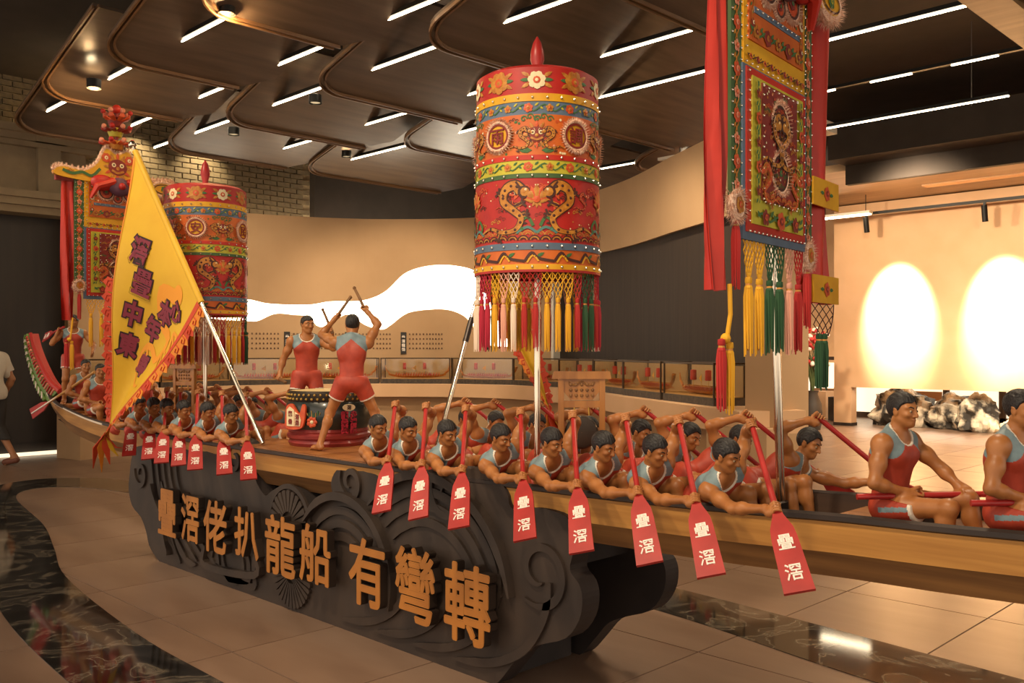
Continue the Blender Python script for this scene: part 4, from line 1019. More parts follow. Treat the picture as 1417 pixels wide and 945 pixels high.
    # crown: carved scroll, mask, flowers, fur
    q = MB(); sc = catmull([(-.5, Zt_ + .0), (-.52, Zt_ + .05), (-.45, Zt_ + .08), (-.28, Zt_ + .07), (-.17, Zt_ + .15), (-.1, Zt_ + .28), (0, Zt_ + .24), (.1, Zt_ + .28), (.17, Zt_ + .15), (.28, Zt_ + .07), (.45, Zt_ + .08), (.52, Zt_ + .05), (.5, Zt_ + .0), (.2, Zt_ - .02), (-.2, Zt_ - .02)], 4, True)
    YZ = Matrix(((0, 0, 1, 0), (1, 0, 0, 0), (0, 1, 0, 0), (0, 0, 0, 1)))
    q.prism(sc, 0, .035, 'silk_yellow', YZ, 'thread_gold'); cr = q.build('crown_board', root)
    e = Emb(lambda u, v, h: B(u, v, h + .036))
    for d in (-1, 1): e.line([(d * .46, Zt_ + .05), (d * .38, Zt_ + .03), (d * .3, Zt_ + .05), (d * .22, Zt_ + .03), (d * .15, Zt_ + .1)], .012, 'thread_green'); e.cloud(d * .4, Zt_ + .045, .03, 'silk_maroon')
    e.face(0, Zt_ + .13, .115); e.flower(-.1, Zt_ + .2, .04, 'thread_orange', 'thread_cream', 7, .006); e.flower(.1, Zt_ + .2, .04, 'thread_orange', 'thread_cream', 7, .006); e.mb.build('crown_mask', cr)
    fm = MB(); n = len(sc)
    top = [p for p in sc if p[1] > Zt_ + .03]
    fm.tube([B(u, v, .018) for u, v in top], .018, 'fur', 7, False)
    fur_add(fm, [B(u, v, .018) for u, v in top], .045, lambda i: (Vector((0, top[i][0] * .8, 1)).normalized(), Vector((1, 0, 0)), Vector((0, 0, 1))), 70); fm.build('crown_fur', cr, kind='stuff')
    q = MB(); q.ball(B(0, Zt_ - .04, .07), .1, 'silk_purple', 14, 10, (.5, 1.0, .8)); q.ball(B(0, Zt_ - .04, .12), .03, 'silk_red', 10, 7)
    for d in (-1, 1): q.ball(B(d * .14, Zt_ - .02, .06), .085, 'silk_red', 12, 8, (.5, 1.2, .8)); q.tube([B(d * .05, Zt_, .08), B(d * .2, Zt_ - .06, .09), B(d * .24, Zt_ - .16, .06)], [.035, .03, .012], 'silk_bright', 8)
    q.build('draped_bow', root, label='draped dark red cloth bow under the crown')
    def petals(zc, n, r, up, m1, m2, nm):
        q = MB(); q.lathe([(.01, zc - .05), (r * .45, zc - .045), (r * .6, zc), (r * .4, zc + .03), (.01, zc + .04)], m1, seg=12)
        for k in range(n):
            a = 2 * math.pi * k / n; c, s_ = math.cos(a), math.sin(a)
            q.tube([(r * .4 * c + .02, r * .4 * s_, zc), (r * .9 * c + .02, r * .9 * s_, zc + up * .4), (r * c + .02, r * s_, zc + up)], [.02, .028, .008], m2, 7, True, .5)
            q.ball((r * c + .02, r * s_, zc + up), .022, 'silk_red' if k % 2 else 'thread_pink', 8, 6)
        q.build(nm, root)
    petals(Zt_ + .33, 8, .13, .02, 'thread_gold', 'thread_orange', 'crown_tier'); petals(Zt_ + .44, 8, .11, .03, 'silk_lime', 'silk_maroon', 'crown_tier'); petals(Zt_ + .53, 7, .11, .07, 'silk_maroon', 'thread_orange', 'crown_flower')
    q = MB(); q.ball((.02, 0, Zt_ + .63), .04, 'silk_bright', 12, 8); q.tube([(.02, 0, Zt_ + .3), (.02, 0, Zt_ + .63)], .016, 'silk_maroon', 8); q.build('pompom', root)
    # fur-edged scroll end (seen at the beam's far end)
    q = MB(); q.box((.06, .40, Zt_ - .01), (.035, .2, .1), 'silk_yellow'); es = q.build('scroll_end', root)
    e = Emb(lambda u, v, h: B(u, v, h + .079)); e.flower(.40, Zt_ - .01, .03, 'thread_green', 'silk_lime', 6); e.ring(.40, Zt_ - .01, .09, .004, 'thread_dark', .003, 16, .04); e.mb.build('embroidery', es)
    fm = MB(); P = [(.40 + .11 * math.cos(t), Zt_ - .01 + .06 * math.sin(t), t) for t in [2 * math.pi * k / 30 for k in range(30)]]
    fm.tube([B(a, b_, .06) for a, b_, t in P + P[:1]], .022, 'fur', 7, False)
    fur_add(fm, [B(a, b_, .06) for a, b_, t in P], .055, lambda i: (Vector((0, math.cos(P[i][2]), math.sin(P[i][2]))), Vector((1, 0, 0)), Vector((0, 0, 1))), 50); fm.build('fur_ring', es, kind='stuff')
banner((-1.72, 3.05, .90), math.radians(6), 'tall red embroidered banner with fur medallions hanging beside the seated pair', 0, .15)
banner((-8.0, YC, .95), math.radians(4), 'tall red embroidered banner standing behind the yellow flag at the stern', 0, .0)

# ------------------------------------------------------------------ FLAG POLES AND FLAGS
def lean_pole(a, b_, label, grip=.14):
    a, b_ = Vector(a), Vector(b_); d = b_ - a
    r = empty('flag_pole', a, label, 'pole')
    q = MB(); q.tube([(0, 0, 0), d], .0125, 'chrome', 12); q.build('shaft', r)
    q = MB(); q.tube([d * .45, d * .45 + d.normalized() * grip], .016, 'chrome_dark', 12); q.build('sleeve', r, label='dark sleeve on the chrome shaft')
    q = MB(); q.ball(d, .028, 'chrome', 12, 8); q.build('ball_finial', r)
    return r
A0, A1 = Vector((-5.09, 2.93, .93)), Vector((-6.41, 2.68, 2.93))
lean_pole(A0, A1, 'leaning chrome flag pole carrying the yellow triangular flag')
B0, B1 = Vector((-3.6, 3.03, .93)), Vector((-3.70, 3.62, 2.3))
lean_pole(B0, B1, 'leaning chrome flag pole rising behind the nearer round parasol')
def tri_flag(name, A, B_, C, label, chars, bulge=.08, nn=26, sub='silk'):
    """A, B_ on the pole (top, bottom), C hanging tip; cloth grid in barycentric (s along hoist, t toward the tip)"""
    A, B_, C = Vector(A), Vector(B_), Vector(C); nrm = (B_ - A).cross(C - A).normalized()
    if nrm.dot(Vector((S, -S, 0))) < 0: nrm = -nrm
    r = empty(name, A, label, 'flag')
    def pt(s, t, h=0):
        p = A + (B_ - A) * s; p = p + (C - p) * t
        w_ = bulge * math.sin(math.pi * t) * math.sin(s * 5.0 + t * 3) * .8 + bulge * .5 * math.sin(6 * t + s * 2) * t
        return p + nrm * (w_ + h) - A
    vs = [pt(i / nn, j / nn * .995) for j in range(nn + 1) for i in range(nn + 1)]
    fs = [(j * (nn + 1) + i, j * (nn + 1) + i + 1, (j + 1) * (nn + 1) + i + 1, (j + 1) * (nn + 1) + i) for j in range(nn) for i in range(nn)]
    q = MB(); q.add(vs, fs, 'flag_yellow', None, True); q.add([v - nrm * .004 for v in vs], [f[::-1] for f in fs], 'flag_orange', None, True); cl = q.build('cloth', r)
    # planar drawing coordinates: x from the tip side to hoist, given by (s, t)
    e = Emb(lambda u, v, h: pt(u, v, h))
    e.line([(.985, .0), (.985, .3), (.985, .6), (.985, .97)], .016, 'flag_red', .004); e.line([(.0, .02), (.02, .3), (.02, .6), (.02, .97)], .012, 'flag_orange', .003)
    e.mb.build('border_stripe', r)
    q = MB(); q.tube([A - A, (B_ - A) * .5, B_ - A], .021, 'flag_yellow', 10); q.build('hoist_sleeve', r)
    fl = MB()   # flame edging beyond the lower and fly edges
    for side, n in ((1, 15), (0, 11)):
        for k in range(n):
            t = .02 + (.96 if side else .55) * k / n + (0 if side else .42); t = min(t, .97)
            p = pt(side, t); p2 = pt(side, min(.995, t + (.95 if side else .5) / n)); along = (p2 - p); out = (p - pt(.5, t)); out = (out - along.normalized() * out.dot(along.normalized())).normalized()
            L = along.length; sz = L * (1.0 if side else .8); h = nrm * .004
            pts = [p, p + out * sz * .55 - along * .15, p + out * sz * 1.0 + along * .25, p + out * sz * .62 + along * .55, p + out * sz * .75 + along * 1.0, p + out * sz * .3 + along * .95, p2]
            fl.add([v + h * .5 for v in pts] + [v - h * .5 for v in pts], [tuple(range(7)), tuple(range(13, 6, -1))], 'flag_red' if (k % 3 == 2 or not side) else 'flag_orange')
            fl.tube([p + out * sz * .1 + along * .1 + h, p + out * sz * .45 + along * .1 + h, p + out * sz * .6 + along * .45 + h, p + out * sz * .35 + along * .6 + h, p + out * sz * .25 + along * .35 + h], sz * .05, 'flag_red', 5)
    for k in range(5):
        c = pt(.5, .97); d = (C - A - c).normalized(); fl.tube([c, c + d * .1 + Vector((S, S, 0)) * .035 * (k - 2), c + d * (.3 - .05 * abs(k - 1)) + Vector((S, S, .25)) * .06 * (k - 1.6)], [.028, .03, .003], ['flag_red', 'flag_orange', 'flag_red', 'flag_yellow', 'flag_red'][k], 6, True, .2)
    fl.build('flame_edging', r)
    if chars:
        d = MB()
        e = Emb(lambda u, v, h: pt(u, v, h))
        cx, cy = .72, .36
        P = [(.78, .16), (.62, .24), (.7, .34), (.88, .34), (.86, .48), (.62, .5), (.5, .62), (.62, .7), (.8, .66)]
        e.line(P, .035, 'flag_dragon', .003, True); e.disc(.8, .14, .05, 'flag_dragon', .0035)
        for (x, y) in [(.62, .26), (.88, .4), (.6, .52), (.9, .28)]:
            for a in (-.6, 0, .6): e.line([(x, y), (x + .08 * math.cos(a), y + .09 * math.sin(a + .4))], .009, 'flag_dragon', .003, n=1)
        e.mb.build('painted_dragon', r, label='faint orange dragon painted on the yellow cloth')
        for ch, s_, t_, sz in chars:
            sz *= 1.14
            q = MB(); c = pt(s_, t_); ux = (pt(min(1, s_ + .05), t_) - pt(s_ - .05, t_))
            du = pt(s_ + .03, t_) - pt(s_ - .03, t_); dv = pt(s_, t_ + .03) - pt(s_, t_ - .03); ln = du.cross(dv).normalized(); ln = ln if ln.dot(nrm) > 0 else -ln
            X = Vector((S, S, -.35)).normalized(); X = (X - ln * X.dot(ln)).normalized(); Y = ln.cross(X)
            base = frame(c + ln * .004, X, Y)
            text_add(q, ch, sz * 1.04, .003, 'ink_outline', base, .085, .82); text_add(q, ch, sz, .005, 'ink_purple', base, .04, .82)
            q.build('character', r)
    return r
fA = A0 + (A1 - A0) * .975; fB = A0 + (A1 - A0) * .44
tri_flag('triangular_flag', fA, fB, (-6.62, 2.58, .86), 'yellow triangular flag with flame edging and dark red characters hanging from the leaning pole',
    [('滘', .33, .33 - .12, .16), ('疊', .42, .30, .17), ('心', .84, .2, .13), ('本', .73, .28, .16), ('中', .34, .46, .16), ('年', .62, .42, .16), ('東', .3, .60, .15), ('車', .62, .60, .15)])
fA2 = B0 + (B1 - B0) * .98; fB2 = B0 + (B1 - B0) * .72
tri_flag('triangular_flag', fA2, fB2, (-3.36, 3.66, 1.14), 'orange and red flag tail hanging behind the pole of the nearer parasol', None, .02, 12)

# ------------------------------------------------------------------ DISPLAY CASES on the ledge, each with a model boat
MID = offs(LEDGE, .25); MARC = arcs(MID)
def mid_at(s):
    for i in range(len(MARC) - 1):
        if s <= MARC[i + 1] or i == len(MARC) - 2:
            t = (s - MARC[i]) / (MARC[i + 1] - MARC[i]); a, c = MID[i], MID[i + 1]; return Vector((a[0] + (c[0] - a[0]) * t, a[1] + (c[1] - a[1]) * t))
def case_parts():
    L, D, Hh = 1.12, .36, .42
    P = {}
    q = MB(); q.box((0, 0, .04), (L, D, .08), 'case_base'); P['base'] = q
    q = MB(); q.box((0, 0, .084), (L - .03, D - .03, .008), 'case_bed'); P['bed'] = q
    q = MB(); q.box((0, D / 2 - .02, .24), (L - .04, .008, .31), 'case_back'); P['backdrop'] = q
    fr = []
    for x in (-1, 1):
        for y in (-1, 1): fr.append(((x * (L / 2 - .01), y * (D / 2 - .01), .25), (.016, .016, Hh - .08)))
    for y in (-1, 1): fr.append(((0, y * (D / 2 - .01), Hh), (L, .016, .016)))
    for x in (-1, 1): fr.append(((x * (L / 2 - .01), 0, Hh), (.016, D, .016)))
    q = MB(); [q.box(c, d, 'bronze_frame') for c, d in fr]; P['frame'] = q
    panes = [((0, -D / 2 + .008, .25), (L - .03, .004, .32)), ((0, D / 2 - .008, .25), (L - .03, .004, .32)), ((-L / 2 + .008, 0, .25), (.004, D - .03, .32)), ((L / 2 - .008, 0, .25), (.004, D - .03, .32)), ((0, 0, Hh - .004), (L - .03, D - .03, .004))]
    return P, panes
P, panes = case_parts(); CM = {}
def model_boat_mesh():
    H = MB(); xs = seq(-.46, .46, 22); vs = []
    for x in xs:
        t = x / .46; w_ = .035 * (1 - t ** 4) + .002; z = .03 + .035 * t ** 4
        vs += [(x, -w_, z), (x, 0, z - .028), (x, w_, z)]
    H.add(vs, [(3 * i + k, 3 * i + 3 + k, 3 * i + 4 + k, 3 * i + 1 + k) for i in range(22) for k in (0, 1)] + [(3 * i, 3 * i + 2, 3 * i + 5, 3 * i + 3) for i in range(22)], 'model_gold', None, True)
    R = MB()
    for k in range(18):
        for d in (-1, 1):
            x = -.34 + .04 * k; R.tube([(x, d * .014, .03), (x + .01, d * .018, .058)], [.008, .007], 'model_red', 6); R.ball((x + .013, d * .019, .068), .007, 'model_gold', 6, 4); R.tube([(x + .012, d * .02, .055), (x + .03, d * .06, .02)], .0022, 'model_gold', 4)
    C = MB()
    for x in (-.2, .12): C.tube([(x, 0, .03), (x, 0, .2)], .003, 'brass', 5); C.lathe([(.001, .205), (.026, .2), (.027, .12), (.02, .115)], 'model_red', (x, 0, 0), 12)
    Dg = MB(); Dg.tube([(.44, 0, .06), (.5, 0, .1), (.52, 0, .15), (.545, 0, .15)], [.014, .016, .02, .01], 'model_gold', 8); Dg.tube([(-.44, 0, .06), (-.5, 0, .11), (-.51, 0, .17)], [.012, .01, .004], 'model_gold', 8)
    F = MB(); F.tube([(-.02, 0, .03), (-.02, 0, .17)], .002, 'brass', 5); F.add([(-.02, 0, .17), (-.02, 0, .1), (-.09, .005, .13)], [(0, 1, 2), (2, 1, 0)], 'silk_yellow')
    Dr = MB(); Dr.lathe([(.001, .03), (.02, .03), (.024, .045), (.02, .06), (.001, .06)], 'drum_red', (.2, 0, 0), 12)
    return [('hull', H, None), ('rowers', R, 'stuff'), ('parasols', C, 'stuff'), ('dragon_head_and_tail', Dg, None), ('flag', F, None), ('drum', Dr, None)]
def arc_of(px_s): return px_s
centers = [1.1, 2.35, 3.58, 4.79, 5.98, 7.18, 8.4, 9.85, 11.25, 12.6]
cases = []
sc_tab = []
acc = .35
L_tot = MARC[-1]
ncase = 11
step = (L_tot - .75) / ncase
for i in range(ncase):
    s = .02 + step * (i + .5); p, a, c = mid_at(s), mid_at(s - .4), mid_at(s + .4); rz = math.atan2(c.y - a.y, c.x - a.x)
    w_ = ['leftmost', 'second', 'third', 'fourth', 'fifth', 'sixth', 'seventh', 'eighth', 'ninth', 'tenth', 'rightmost'][i]
    r = empty('display_case', (p.x, p.y, .95), f'bronze framed glass display case, {w_} along the curved ledge', 'display case', 'glass cases on the curved ledge', rz)
    for nm, mb in P.items():
        if nm not in CM: CM[nm] = mb.build(nm, r).data
        else: inst(nm, CM[nm], r)
    for k, (cc, dd) in enumerate(panes):
        if ('pane', k) not in CM: q = MB(); q.box(cc, dd, 'case_glass'); CM[('pane', k)] = q.build('glass_pane', r).data
        else: inst('glass_pane', CM[('pane', k)], r)
    sxx = (step - .06) / 1.12; r.scale = (min(1.25, sxx), 1, 1)
    mbt = empty('model_boat', (p.x, p.y, .95 + .092), f'gold and red model dragon boat inside the {w_} glass case', 'model boat', 'model boats in the glass cases', rz)
    if 'mb' not in CM: CM['mb'] = [(nm, mb.build(nm, mbt, kind=kd).data, kd) for nm, mb, kd in model_boat_mesh()]
    else:
        for nm, me, kd in CM['mb']:
            o = inst(nm, me, mbt)
            if kd: o['kind'] = kd
    mbt.scale = (1.06, 1.3, 1.25)

# ------------------------------------------------------------------ CEILING FITTINGS
def downlight(loc, label, glow=True, r=.07, aim=(0, 0, -1), e=0):
    d = empty('downlight', loc, label, 'light', 'small ceiling downlights')
    q = MB(); q.lathe([(r, -.09), (r, .0), (r * .8, .005), (r * .8, -.08)], 'metal_black', seg=20); q.build('housing', d)
    q = MB(); q.lathe([(.001, -.05), (r * .78, -.05)], 'lamp_glow', seg=20); q.build('lens', d)
def at_px_h(px, py, h):   # helper used while siting fittings: point at height h seen along a bearing
    r = (px - 708.5) / 1280; z = (h - 1.5) * 1280 / (485 - py); return (S * z * (r - 1), S * z * (r + 1), h)
for i, (x, y, z, t) in enumerate([(-9.75, 3.68, 4.28, 'bright round ceiling downlight flaring on the board nearest the brick wall'), (-6.85, 3.62, 4.28, 'bright round ceiling downlight flaring at the top edge of the ceiling'), (-8.7, 5.65, 4.3, 'small round downlight on a board edge between two LED lines'), (-10.7, 5.75, 4.3, 'small round downlight above the canopy of the farther parasol'), (-11.2, 7.8, 4.4, 'small round downlight left of the curved wall top'), (-12.6, 6.1, 4.6, 'round downlight grazing the brick wall behind the farther parasol'), (-12.7, 4.4, 4.75, 'round downlight grazing the brick wall above the stone cornice')]):
    downlight((x, y, z), t)
    if i < 2: add_light('downlight_lamp', 'POINT', (x, y, z - .1), (x, y, 0), 26, (1, .62, .27), .05)
# air-conditioning outlet and unit
r = empty('air_outlet', (-6.0, 11.6, 4.45), 'white rectangular air outlet hanging under the dark ceiling', 'vent')
q = MB(); q.box((0, 0, 0), (.7, .35, .14), 'white_plastic'); q.build('body', r)
q = MB()
for k in range(6): q.box((-.28 + .11 * k, -.18, -.01), (.09, .02, .09), 'metal_grey')
q.build('grille', r)
for i, (x, y) in enumerate([(-10.4, 11.0), (-7.2, 10.4)]):
    r = empty('track_fixture', (x, y, 4.12), ['white ceiling fixture above the left of the curved wall', 'white ceiling fixture with two arms right of the nearer parasol'][i], 'light')
    q = MB(); q.box((0, 0, 0), (.7, .06, .04), 'white_plastic'); q.build('bar', r)
    q = MB(); q.tube([(.1, 0, 0), (.1, -.02, -.14)], .05, 'white_plastic', 12); q.build('head', r)
    q = MB(); q.tube([(0, 0, .02), (0, 0, 1.28)], .012, 'metal_grey', 6); q.build('hanger', r)
# track lights at the far panel
r = empty('light_track', (-5.5, 17.2, 4.1), 'black ceiling track in front of the glowing far panel', 'track')
q = MB(); q.box((0, 0, 0), (8, .05, .05), 'metal_black'); q.build('rail', r)
for i, x in enumerate((-7.65, -5.55)):
    r = empty('track_spotlight', (x, 17.15, 4.08), ['black track spotlight above the left pool of light on the far panel', 'black track spotlight above the right pool of light on the far panel'][i], 'light')
    q = MB(); q.box((0, 0, -.05), (.04, .04, .08), 'metal_black'); q.build('bracket', r)
    q = MB(); q.tube([(0, -.03, -.06), (0, .03, -.34)], .05, 'metal_black', 12); q.build('barrel', r)
r = empty('linear_fixture', (-7.95, 16.9, 4.08), 'bright white twin tube fixture beside the tall banner', 'light')
q = MB(); q.box((0, 0, 0), (1.0, .14, .05), 'white_plastic'); q.build('body', r)
q = MB(); [q.tube([(x, 0, .02), (x, 0, .34)], .008, 'metal_black', 6) for x in (-.4, .4)]; q.build('hanger', r)
for d in (-.05, .05):
    q = MB(); q.tube([(-.48, d, -.035), (.48, d, -.035)], .014, 'led', 10); q.build('tube', r)

# ------------------------------------------------------------------ ROCKS and planting beyond
def rock(name, loc, sc, seed, m, label):
    q = MB(); n, k = 22, 36; vs = []; fs = []
    for i in range(n + 1):
        th = math.pi * i / n
        for j in range(k):
            ph = 2 * math.pi * j / k; d = Vector((math.sin(th) * math.cos(ph), math.sin(th) * math.sin(ph), math.cos(th)))
            f = 1 + .35 * mnoise.noise(d * 1.6 + Vector((seed, 0, 0))) + .2 * mnoise.noise(d * 3.7 + Vector((0, seed, 0))) + .1 * mnoise.noise(d * 8 + Vector((0, 0, seed)))
            f = round(f * 9) / 9 * .5 + f * .5
            vs.append((d.x * sc[0] * f, d.y * sc[1] * f, max(0, d.z * sc[2] * f + sc[2] * .55)))
    for i in range(n):
        for j in range(k): j2 = (j + 1) % k; fs.append((i * k + j, (i + 1) * k + j, (i + 1) * k + j2, i * k + j2))
    q.add(vs, fs, m, None, True); o = q.build(name, sharp=28); o.location = loc
    return tag(o, label, 'rock')
rock('landscape_rock', (-7.6, 18.7, 0), (.62, .5, .48), 1.2, 'rock', 'dark rock with pale patches below the far panel, beside its white post')
rock('landscape_rock', (-6.45, 18.6, 0), (.55, .45, .4), 4.7, 'rock', 'dark mottled rock below the far panel behind the seated rower head')
rock('landscape_rock', (-6.0, 18.2, 0), (.34, .34, .42), 7.1, 'rock', 'pale faced upright rock between the two seated rowers')
rock('landscape_rock', (-5.0, 18.2, 0), (.62, .45, .26), 9.4, 'rock_pale', 'low pale rock lying near the right seated rower')
rock('landscape_rock', (-4.2, 18.9, 0), (.6, .45, .3), 12.4, 'rock_pale', 'low pale rock behind the right seated rower')
r = empty('flower_arrangement', (-8.35, 16.4, 0), 'tall vase of red and white blossoms seen beside the banner tassels', 'plant')
q = MB(); q.lathe([(.001, 0), (.14, 0), (.18, .25), (.16, .5), (.09, .68), (.11, .74)], 'pot_dark', seg=18); q.build('vase', r)
q = MB(); tips = []
for k in range(22):
    a, l = random.uniform(0, 6.28), random.uniform(.5, 1.2); p = Vector((.35 * math.cos(a) * random.uniform(.2, 1), .35 * math.sin(a) * random.uniform(.2, 1), .74 + l)); q.tube([(0, 0, .7), (p.x * .4, p.y * .4, .74 + l * .5), p], [.01, .008, .004], 'leaf_green', 5); tips.append(p)
q.build('stems', r, kind='stuff')
q = MB()
for i, p in enumerate(tips):
    for j in range(5): o = Vector((random.uniform(-.1, .1), random.uniform(-.1, .1), random.uniform(-.2, .06))); q.ball(p + o, .04, 'blossom_red' if (i + j) % 3 else 'blossom_white', 7, 5)
q.build('blossoms', r, kind='stuff')
# little lamp glowing behind the rowers next to the drum
r = empty('floor_lamp', (-3.98, 3.62, .74), 'small bright lamp glowing between the two rowers nearest the drum', 'light')
q = MB(); q.tube([(0, 0, 0), (0, 0, .3)], .012, 'metal_black', 8); q.build('stem', r)
q = MB(); q.ball((0, 0, .33), .03, 'lamp_glow', 10, 8, (1, 1, 1.5)); q.build('bulb', r)
# ------------------------------------------------------------------ FIGURES: one continuous surface each, grown from a distance field
V = lambda *a: np.array(a, dtype=np.float64)
def nrm(v): v = np.asarray(v, float); return v / (np.linalg.norm(v) + 1e-9)
class Field:
    def __init__(s, lo, hi, vx):
        s.vx = vx; s.lo = np.array(lo, float); s.n = np.ceil((np.array(hi) - s.lo) / vx).astype(int) + 1
        s.f = np.full(s.n, .05, np.float32)
    def region(s, lo, hi):
        a = np.clip(np.floor((np.array(lo) - s.lo) / s.vx).astype(int), 0, s.n); b = np.clip(np.ceil((np.array(hi) - s.lo) / s.vx).astype(int) + 1, 0, s.n)
        if (b - a).min() <= 0: return None
        sl = tuple(slice(int(p), int(q)) for p, q in zip(a, b))
        g = [(s.lo[k] + s.vx * np.arange(a[k], b[k])).astype(np.float32) for k in range(3)]
        return sl, g[0][:, None, None], g[1][None, :, None], g[2][None, None, :]
    def put(s, sl, d, k):
        f = s.f[sl]
        if k > 0:
            h = np.maximum(k - np.abs(f - d), 0) / k; s.f[sl] = np.minimum(f, d) - h * h * k * .25
        else: s.f[sl] = np.minimum(f, d)
    def cone(s, a, b, ra, rb, k=.02):
        a, b = np.array(a, float), np.array(b, float); R = max(ra, rb) + .05 + k
        rg = s.region(np.minimum(a, b) - R, np.maximum(a, b) + R)
        if rg is None: return
        sl, x, y, z = rg; d = b - a; L2 = float(d @ d) + 1e-12
        t = np.clip(((x - a[0]) * d[0] + (y - a[1]) * d[1] + (z - a[2]) * d[2]) / L2, 0, 1)
        dist = np.sqrt((x - a[0] - t * d[0]) ** 2 + (y - a[1] - t * d[1]) ** 2 + (z - a[2] - t * d[2]) ** 2) - (ra + (rb - ra) * t)
        s.put(sl, dist.astype(np.float32), k)
    def ell(s, c, r, ax=None, k=.03):
        c = np.array(c, float); r = np.array(r, float); R = r.max() + .05 + k; rg = s.region(c - R, c + R)
        if rg is None: return
        sl, x, y, z = rg; ax = np.eye(3) if ax is None else np.array(ax)
        q = [(x - c[0]) * ax[i][0] + (y - c[1]) * ax[i][1] + (z - c[2]) * ax[i][2] for i in range(3)]
        k0 = np.sqrt(sum((q[i] / r[i]) ** 2 for i in range(3))); k1 = np.sqrt(sum((q[i] / r[i] ** 2) ** 2 for i in range(3))) + 1e-9
        s.put(sl, (k0 * (k0 - 1) / k1).astype(np.float32), k)
    def grid(s):
        return [(s.lo[k] + s.vx * np.arange(s.n[k])).astype(np.float32).reshape([-1 if i == k else 1 for i in range(3)]) for k in range(3)]
    def mesh(s):
        f = s.f; n = np.array(f.shape); sg = f < 0
        c = [sg[dx:n[0] - 1 + dx, dy:n[1] - 1 + dy, dz:n[2] - 1 + dz] for dx in (0, 1) for dy in (0, 1) for dz in (0, 1)]
        tot = sum(a.astype(np.int8) for a in c); act = (tot > 0) & (tot < 8)
        ix = np.argwhere(act); idx = np.full(act.shape, -1, np.int32); idx[act] = np.arange(len(ix))
        off = np.array([(dx, dy, dz) for dx in (0, 1) for dy in (0, 1) for dz in (0, 1)])
        vals = np.stack([f[ix[:, 0] + o[0], ix[:, 1] + o[1], ix[:, 2] + o[2]] for o in off], 1)
        acc = np.zeros((len(ix), 3)); cnt = np.zeros(len(ix))
        for i in range(8):
            for j in range(i + 1, 8):
                if np.abs(off[i] - off[j]).sum() == 1:
                    m = (vals[:, i] < 0) != (vals[:, j] < 0); t = vals[m, i] / (vals[m, i] - vals[m, j])
                    acc[m] += off[i] + (off[j] - off[i]) * t[:, None]; cnt[m] += 1
        P = s.lo + s.vx * (ix + acc / cnt[:, None]); F = []
        for ax in range(3):
            a = [slice(None)] * 3; b = [slice(None)] * 3; a[ax] = slice(0, -1); b[ax] = slice(1, None)
            e = sg[tuple(a)] != sg[tuple(b)]; pos = np.argwhere(e); u, v = (ax + 1) % 3, (ax + 2) % 3
            ok = (pos[:, u] > 0) & (pos[:, v] > 0) & (pos[:, u] < n[u] - 1) & (pos[:, v] < n[v] - 1); pos = pos[ok]
            if not len(pos): continue
            ins = sg[pos[:, 0], pos[:, 1], pos[:, 2]]; q = []
            for du, dv in ((-1, -1), (0, -1), (0, 0), (-1, 0)):
                p = pos.copy(); p[:, u] += du; p[:, v] += dv; q.append(idx[p[:, 0], p[:, 1], p[:, 2]])
            q = np.stack(q, 1); q[~ins] = q[~ins][:, ::-1]; q = q[(q >= 0).all(1)]; F.append(q)
        return P, np.concatenate(F)
def np_mesh(name, P, F, mats, mi=None, iters=1, mirror=False):
    P = P.copy()
    for _ in range(iters):   # light smoothing
        acc = np.zeros_like(P); cn = np.zeros(len(P))
        for k in range(4):
            for j in (1, 3): np.add.at(acc, F[:, k], P[F[:, (k + j) % 4]]); np.add.at(cn, F[:, k], 1)
        P = P * .5 + .5 * acc / np.maximum(cn, 1)[:, None]
    if mirror: P[:, 1] *= -1; F = F[:, ::-1]
    me = bpy.data.meshes.new(name); me.vertices.add(len(P)); me.vertices.foreach_set('co', P.astype(np.float32).ravel())
    me.loops.add(F.size); me.loops.foreach_set('vertex_index', F.astype(np.int32).ravel())
    me.polygons.add(len(F)); me.polygons.foreach_set('loop_start', np.arange(0, F.size, 4, dtype=np.int32))
    for m in mats: me.materials.append(MATS[m])
    if mi is not None: me.polygons.foreach_set('material_index', mi.astype(np.int32))
    me.polygons.foreach_set('use_smooth', np.ones(len(F), bool)); me.update(calc_edges=True); me.validate()
    return me
def head_frame(J):
    f = nrm(J['face']); u = nrm(np.array(J.get('headup', (0, 0, 1)), float) - f * np.dot(J.get('headup', (0, 0, 1)), f)); return f, u, np.cross(u, f)
def torso_frame(J):
    up = nrm(J['neck'] - J['pelvis']); sd = nrm(J['Ls'] - J['Rs']); sd = nrm(sd - up * np.dot(sd, up)); return np.cross(sd, up), sd, up
def torso(F, J, grow=0.0, arms=False):
    fw, sd, up = torso_frame(J); P, N = J['pelvis'], J['neck']; C = P + (N - P) * .66; Bm = P + (N - P) * .3
    hs = nrm(J['Lh'] - J['Rh']); ax = [fw, sd, up]
    F.ell(P, V(.105, .155, .11) + grow, [np.cross(hs, up), hs, up], .03); F.ell(Bm, V(.098, .132, .14) + grow, ax, .06); F.ell(C, V(.112, .16, .155) + grow, ax, .06)
    for s_ in (-1, 1):
        F.ell(C + fw * .068 + sd * .07 * s_ + up * .045, V(.05, .085, .062) + grow, ax, .04)
        F.ell(C - fw * .06 + sd * .085 * s_ + up * .03, V(.05, .07, .1) + grow, ax, .04)
        sh = J['Ls'] if s_ > 0 else J['Rs']
        F.cone(N - up * .03, sh - sd * s_ * .02, .062 + grow, .056 + grow, .05); F.cone(N + up * .03 - fw * .01, sh, .045 + grow, .04 + grow, .05)
